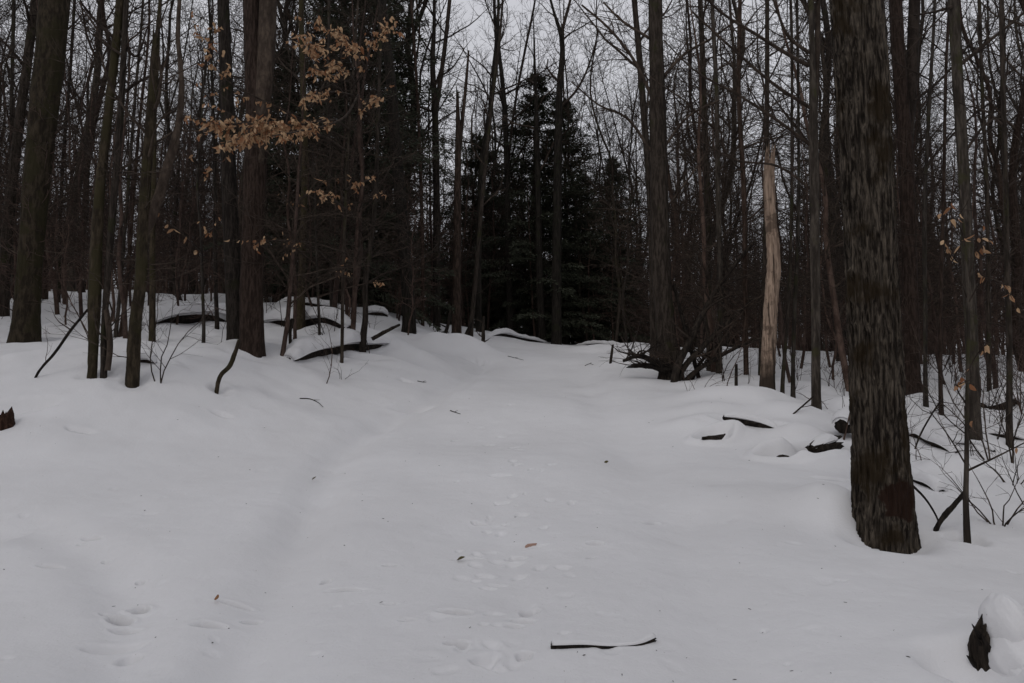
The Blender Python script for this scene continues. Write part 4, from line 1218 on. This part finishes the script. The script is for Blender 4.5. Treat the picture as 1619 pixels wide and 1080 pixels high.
for k, (px, py, dz, ax_, ay_, az_, sd_) in enumerate([(1588, 990, .0, .085, .15, .15, 5), (1604, 1036, -.02, .135, .18, .15, 8), (1574, 975, .03, .05, .10, .055, 3), (1625, 1060, -.05, .16, .22, .12, 9)]):
    nu, nv = 70, 46
    th_, ph_ = np.meshgrid(np.linspace(0, 2 * math.pi, nu, endpoint=False), np.linspace(0, math.pi, nv))
    sx_, sy_, sz_ = np.sin(ph_) * np.cos(th_), np.sin(ph_) * np.sin(th_), np.cos(ph_)
    rad = 1 + .055 * fbm(sx_ * 1.7 + sz_ * 1.1 + 3, sy_ * 1.7 - sz_ * .9 + 5, sd_, 4)
    cc = at(px, py, cd + dz) - o_
    V = np.stack([ax_ * rad * sx_ + cc[0], ay_ * rad * sy_ + cc[1], az_ * rad * sz_ + cc[2]], -1).reshape(-1, 3)
    i0 = np.arange(nu * nv).reshape(nv, nu) + off; i1 = np.roll(i0, -1, 1)
    Vs.append(V); Qs.append(np.stack([i0[:-1], i1[:-1], i1[1:], i0[1:]], -1).reshape(-1, 4)); off += nu * nv
link('snow_heap', mk_mesh('snow_heap', np.concatenate(Vs), np.concatenate(Qs), None, M['snow']), root)

# the stick lying on the trail, half under snow
root = thing('broken_stick', 'dark broken stick lying across the trail with snow along its top', 'stick', hit(955, 1024))
o_ = np.array(root.location)
pts_ = [(872, 1027, 12), (920, 1026, 11), (970, 1024, 9), (1010, 1020, 9), (1034, 1016, 13)]
P = []; Rr = []
for px, py, wd in pts_:
    h = hit(px, py); P.append(np.array([h[0], h[1], gz(h[0], h[1]) + (.006, .003, -.006, -.004, .012)[len(P)]]) - o_); Rr.append(.5 * wd * h[1] / F * .85)
V, Q, tr, _ = bark_trunk(np.array(P), Rr, 80, 18, .003, 90, 811, 0, jag=.012, jag0=.008)
link('bark', mk_mesh('bark', V, Q, tr, M['dead']), root)
P2 = np.array(P) + np.array([0, .006, .008])
V, Q = snow_cap(P2[:], np.array(Rr) * 1.0, 812, over=1.15, thick=.55, a0=-80, a1=80)
link('snow_cap', mk_mesh('snow_cap', V, Q, None, M['snow']), root)


def poles(name, label, cat, nodes, D, seed, dD=0., mat='dead', twigs=4, group=None, tl=(.15, .5), rel=.0015, jag=.02):
    g = np.random.RandomState(seed)
    P, Rr = stem_world(nodes, D, dD)
    f = gz(P[0][0], P[0][1])
    root = thing(name, label, cat, (P[0][0], P[0][1], f), group)
    P = [P[0] + (P[0] - P[1]) / np.linalg.norm(P[0] - P[1]) * .12 + np.array([0, 0, min(0, f - P[0][2])])] + P
    P = np.array(P) - np.array(root.location)
    V, Q, tr, (Pc, rc, u) = bark_trunk(P, [Rr[0]] + Rr, 50, 12, rel, 40, seed, 0, jag=jag)
    link('stem', mk_mesh('stem', V, Q, tr, M[mat]), root)
    if twigs:
        T = Tubes()
        for j in range(twigs):
            i = g.randint(12, 49); az = g.rand() * 6.28
            grow(T, g, Pc[i], np.array([math.cos(az), math.sin(az), g.uniform(.0, .9)]), g.uniform(*tl), max(.0025, rc[i] * .45), 2, 3, up=.04, dens=(0, 3, 5, 5), rmin=.002)
        V, Q = T.arrays()
        link('twigs', mk_mesh('twigs', V, Q, None, M['twig']), root)
    return root


poles('leaning_pole', 'thin dark pole leaning from the snow onto the straight brown young trunk', 'pole', [(61, 588, 4.5), (85, 560, 5), (112, 522, 5), (139, 489, 4)], 9.75, 821, twigs=3)
poles('broken_stub', 'short mossy stub leaning out of a snow hollow before the seamed trunk', 'stub', [(351, 591, 8), (362, 580, 9), (371, 560, 8), (378, 537, 5)], 10.4, 822, mat='bark_moss', twigs=0, rel=.004)
poles('bent_stub', 'dark bent stub with a hooked top standing alone before the half buried log', 'stub', [(458, 568, 5), (459, 545, 6), (459, 522, 6), (462, 506, 7), (456, 512, 4)], 13.0, 823, twigs=0)
poles('broken_stub', 'dark leaning stub at the trail edge below the peeling trunk', 'stub', [(727, 553, 8), (733, 540, 9), (741, 522, 8), (746, 510, 5)], 18.5, 824, twigs=2)
poles('broken_stub', 'short dark stub paired beside the leaning stub at the trail edge', 'stub', [(763, 546, 6), (764, 535, 7), (764, 520, 6), (765, 500, 4)], 19.0, 825, twigs=3)
poles('broken_stub', 'thin dark stub standing at the foot of the peeling trunk', 'stub', [(702, 540, 7), (704, 528, 7), (708, 515, 6), (712, 490, 4)], 20.0, 826, twigs=3)
poles('broken_stub', 'thin snapped stake standing in the snow before the fallen branches', 'stub', [(965, 575, 5), (967, 560, 5), (969, 545, 4)], 16.0, 827, twigs=0)
poles('broken_stub', 'snapped upright stake between the fallen branches and the pale snag', 'stub', [(1164, 612, 6), (1164, 595, 6), (1164, 575, 5)], 12.8, 828, twigs=0)
poles('broken_branch', 'thin branch poking slantwise from the snow near the double stemmed tree', 'branch', [(1245, 662, 3), (1262, 648, 3), (1286, 627, 3)], 10.4, 829, twigs=2, group='broken branches')
poles('broken_branch', 'knobbly dead branch leaning on the leafy sapling stem', 'branch', [(1487, 824, 9), (1500, 808, 10), (1512, 795, 9), (1527, 777, 7)], 6.15, 830, twigs=0, group='broken branches', rel=.005)
poles('broken_branch', 'thin bare branch leaning in the snow beside the thick fissured trunk', 'branch', [(1478, 812, 3.5), (1460, 785, 4), (1440, 765, 4)], 6.4, 831, twigs=0, group='broken branches')
poles('broken_branch', 'thin branch slanting over the log past the thick fissured trunk', 'branch', [(1450, 700, 3), (1470, 660, 3), (1490, 630, 3)], 8.6, 832, twigs=4, group='broken branches')

# the tangle of fallen branches by the stout trunk: every big limb its own thing
for k, (lab, nodes, dD, tw) in enumerate([
    ('longest dead limb of the tangle slanting up past the stout trunk', [(1068, 590, 14), (1090, 540, 12), (1120, 480, 10), (1160, 420, 8), (1195, 380, 5)], .6, 14),
    ('second dead limb of the tangle leaning lower beneath the longest one', [(1075, 592, 11), (1110, 550, 10), (1150, 510, 8), (1195, 470, 5)], .4, 14),
    ('flat dead limb of the tangle lying almost on the snow', [(1088, 598, 9), (1120, 574, 8), (1160, 552, 6), (1200, 535, 4)], .2, 12),
    ('dead limb of the tangle lying back towards the trail', [(1058, 586, 12), (1035, 572, 11), (1010, 563, 9), (985, 571, 5)], -.2, 8),
    ('curved dead limb of the tangle arching over the snow', [(1095, 600, 6), (1110, 570, 6), (1140, 545, 5), (1170, 550, 3)], .1, 9),
    ('steep dead limb of the tangle propped on the stout trunk', [(1105, 598, 8), (1092, 550, 8), (1078, 500, 7), (1066, 450, 5)], .2, 8)]):
    poles('fallen_branch', lab, 'branch', nodes, 13.4 + .1 * k, 840 + k, dD, 'dead', tw, 'tangle of fallen branches', (.4, 1.3), .006)
log('black mass of upturned roots at the foot of the stout trunk', [(1000, 578, 13.9, 5), (1025, 578, 13.8, 13), (1048, 582, 13.7, 18), (1075, 588, 13.7, 14)], 851, cap=None, jag=.12, relief=(.06, 9), name='root_ball', cat='root ball', limbs=40)


# bare shrubs and shoots standing out of the snow
def shrub(label, px, py, D, h, n, seed, spread=.35, name='bare_shrub', cat='shrub', mat='twig', r=.006, group='bare shrubs and shoots'):
    g = np.random.RandomState(seed)
    p = at(px, py, D)
    z0 = gz(p[0], p[1])
    root = thing(name, label, cat, (p[0], p[1], z0), group)
    for k in range(n):
        T = Tubes()
        az = g.rand() * 6.28
        d_ = np.array([math.cos(az) * spread, math.sin(az) * spread, 1.0])
        grow(T, g, np.array([math.cos(az) * .03, math.sin(az) * .03, -.06]), d_, h * g.uniform(.7, 1.1), r, 1, 3, up=.03, wob=.16, dens=(0, 4.5, 6, 5), rmin=.002, ratio=(.3, .55), spread=(25, 55))
        V, Q = T.arrays()
        link('stem', mk_mesh('stem', V, Q, None, M[mat]), root)
    return root


shrub('bare many stemmed shrub by the frame edge behind the leafy sapling', 1580, 822, 6.4, .85, 6, 901, .45, r=.007)
shrub('bare shrub with crossing stems half out of the frame', 1625, 800, 6.9, .8, 5, 902, .5, r=.006)
shrub('low bare shrub right beside the snow well of the leafy sapling', 1600, 760, 7.6, .6, 5, 903, .5)
sg = np.random.RandomState(910)
SH = []
for k in range(190):
    side = sg.rand()
    if side < .36:
        px, D = sg.uniform(-40, 640), sg.uniform(9.6, 20)
    else:
        px, D = sg.uniform(1085, 1660), sg.uniform(8.2, 19)
    x = (px - 809.5) / F * D
    if abs(x) < 2.6: continue
    if px > 1090 and px < 1300 and D < 12: continue
    SH.append((px, x, D))
SH.sort()
cntL, prev = 0, None
for k, (px, x, D) in enumerate(SH):
    z0 = gz(x, D); py = to_px((x, D, z0))[1]
    i = max([j for j, (q, _) in enumerate(LANDMARKS) if q <= px] or [0])
    if i != prev: prev, cntL = i, 0
    nxt = LANDMARKS[min(i + 1, len(LANDMARKS) - 1)][1]
    big = sg.rand() < .35
    shrub(f'{ORD[min(cntL, 29)]} bare shoot in the snow, from {LANDMARKS[i][1]} towards {nxt}', px, py, D, sg.uniform(.5, 1.1) if not big else sg.uniform(1.2, 2.2),
          sg.randint(1, 4), 920 + k, sg.uniform(.1, .5), 'bare_shoot', 'shoot', 'twig_red' if sg.rand() < .4 else 'twig', r=.005 if not big else .009)
    cntL += 1

# single leaves and bits on the trail
for k, (name, lab, px, py, sz, mat, dr) in enumerate([
    ('fallen_leaf', 'small orange brown leaf standing in the snow beside a print', 340, 952, .06, 'litter', (.5, -.5, .6)),
    ('fallen_leaf', 'dark olive leaf curled on the snow in the middle of the trail', 722, 889, .07, 'olive', (1, -.1, .15)),
    ('fallen_leaf', 'pale pinkish leaf lying flat near the middle of the trail', 830, 868, .08, 'pink', (1, .6, .1)),
    ('fallen_leaf', 'dark scrap of leaf lying higher up the trail past the rut', 955, 732, .05, 'olive', (1, .3, .2)),
    ('fallen_leaf', 'tiny black scrap on the smooth snow inside the rut', 493, 760, .06, 'olive', (1, -.1, .4))]):
    h = hit(px, py)
    g = np.random.RandomState(950 + k)
    V, Q = leaf_mesh(np.array([[0, 0, .008]]), np.array([dr], float), g, sz * 1.2, .25)
    o = link(name, mk_mesh(name, V, Q, None, M[mat]), None, (h[0], h[1], gz(h[0], h[1])))
    tag(o, lab, 'leaf', 'leaves fallen on the snow')
for k, (lab, nodes) in enumerate([
    ('thin curved twig lying on the smooth snow left of the trail', [(474, 631), (490, 632), (502, 637), (511, 645)]),
    ('little forked twig on the trail halfway up the slope', [(712, 650), (719, 653), (728, 656)]),
    ('small twig lying where the trail steepens', [(660, 604), (668, 606), (674, 605)]),
    ('thin twig lying across the trail just below its crest', [(803, 564), (815, 567), (828, 570)]),
    ('short twig on the snow before the snapped stake', [(925, 579), (932, 577), (938, 578)])]):
    P = []
    for px, py in nodes:
        h = hit(px, py); P.append(np.array([h[0], h[1], gz(h[0], h[1]) + .008]))
    o_ = P[0].copy(); T = Tubes()
    a, c, _ = resample(np.array(P) - o_, np.linspace(.008, .004, len(P)), 10)
    T.add(a, c, 5)
    T.add(np.array([a[4], a[4] + (a[6] - a[3]) * .5 + np.array([.02, .06, .03])]), np.array([.005, .002]), 4)
    V, Q = T.arrays()
    tag(link('fallen_twig', mk_mesh('fallen_twig', V, Q, None, M['dead']), None, o_), lab, 'twig', 'twigs fallen on the snow')
# crumbs of bark and buds no one could count
g = np.random.RandomState(970)
k = 220
px_ = g.uniform(-200, 1820, k); dd_ = 3.4 + 12 * g.rand(k) ** 1.4
xs = (px_ - 809.5) / F * dd_
zs = ground(xs, dd_)
T = Tubes()
for i in range(k):
    a_ = g.rand() * 6.28; L_ = g.uniform(.003, .011)
    c = np.array([xs[i], dd_[i], zs[i] + .003]); v = np.array([math.cos(a_), math.sin(a_), .1]) * L_
    T.add(np.array([c - v, c, c + v]), np.array([.001, g.uniform(.0012, .0025), .001]), 4)
V, Q = T.arrays()
tag(link('bark_crumbs', mk_mesh('bark_crumbs', V, Q, None, M['dead'])), 'crumbs of bark and buds scattered over the snow', 'litter', kind='stuff')
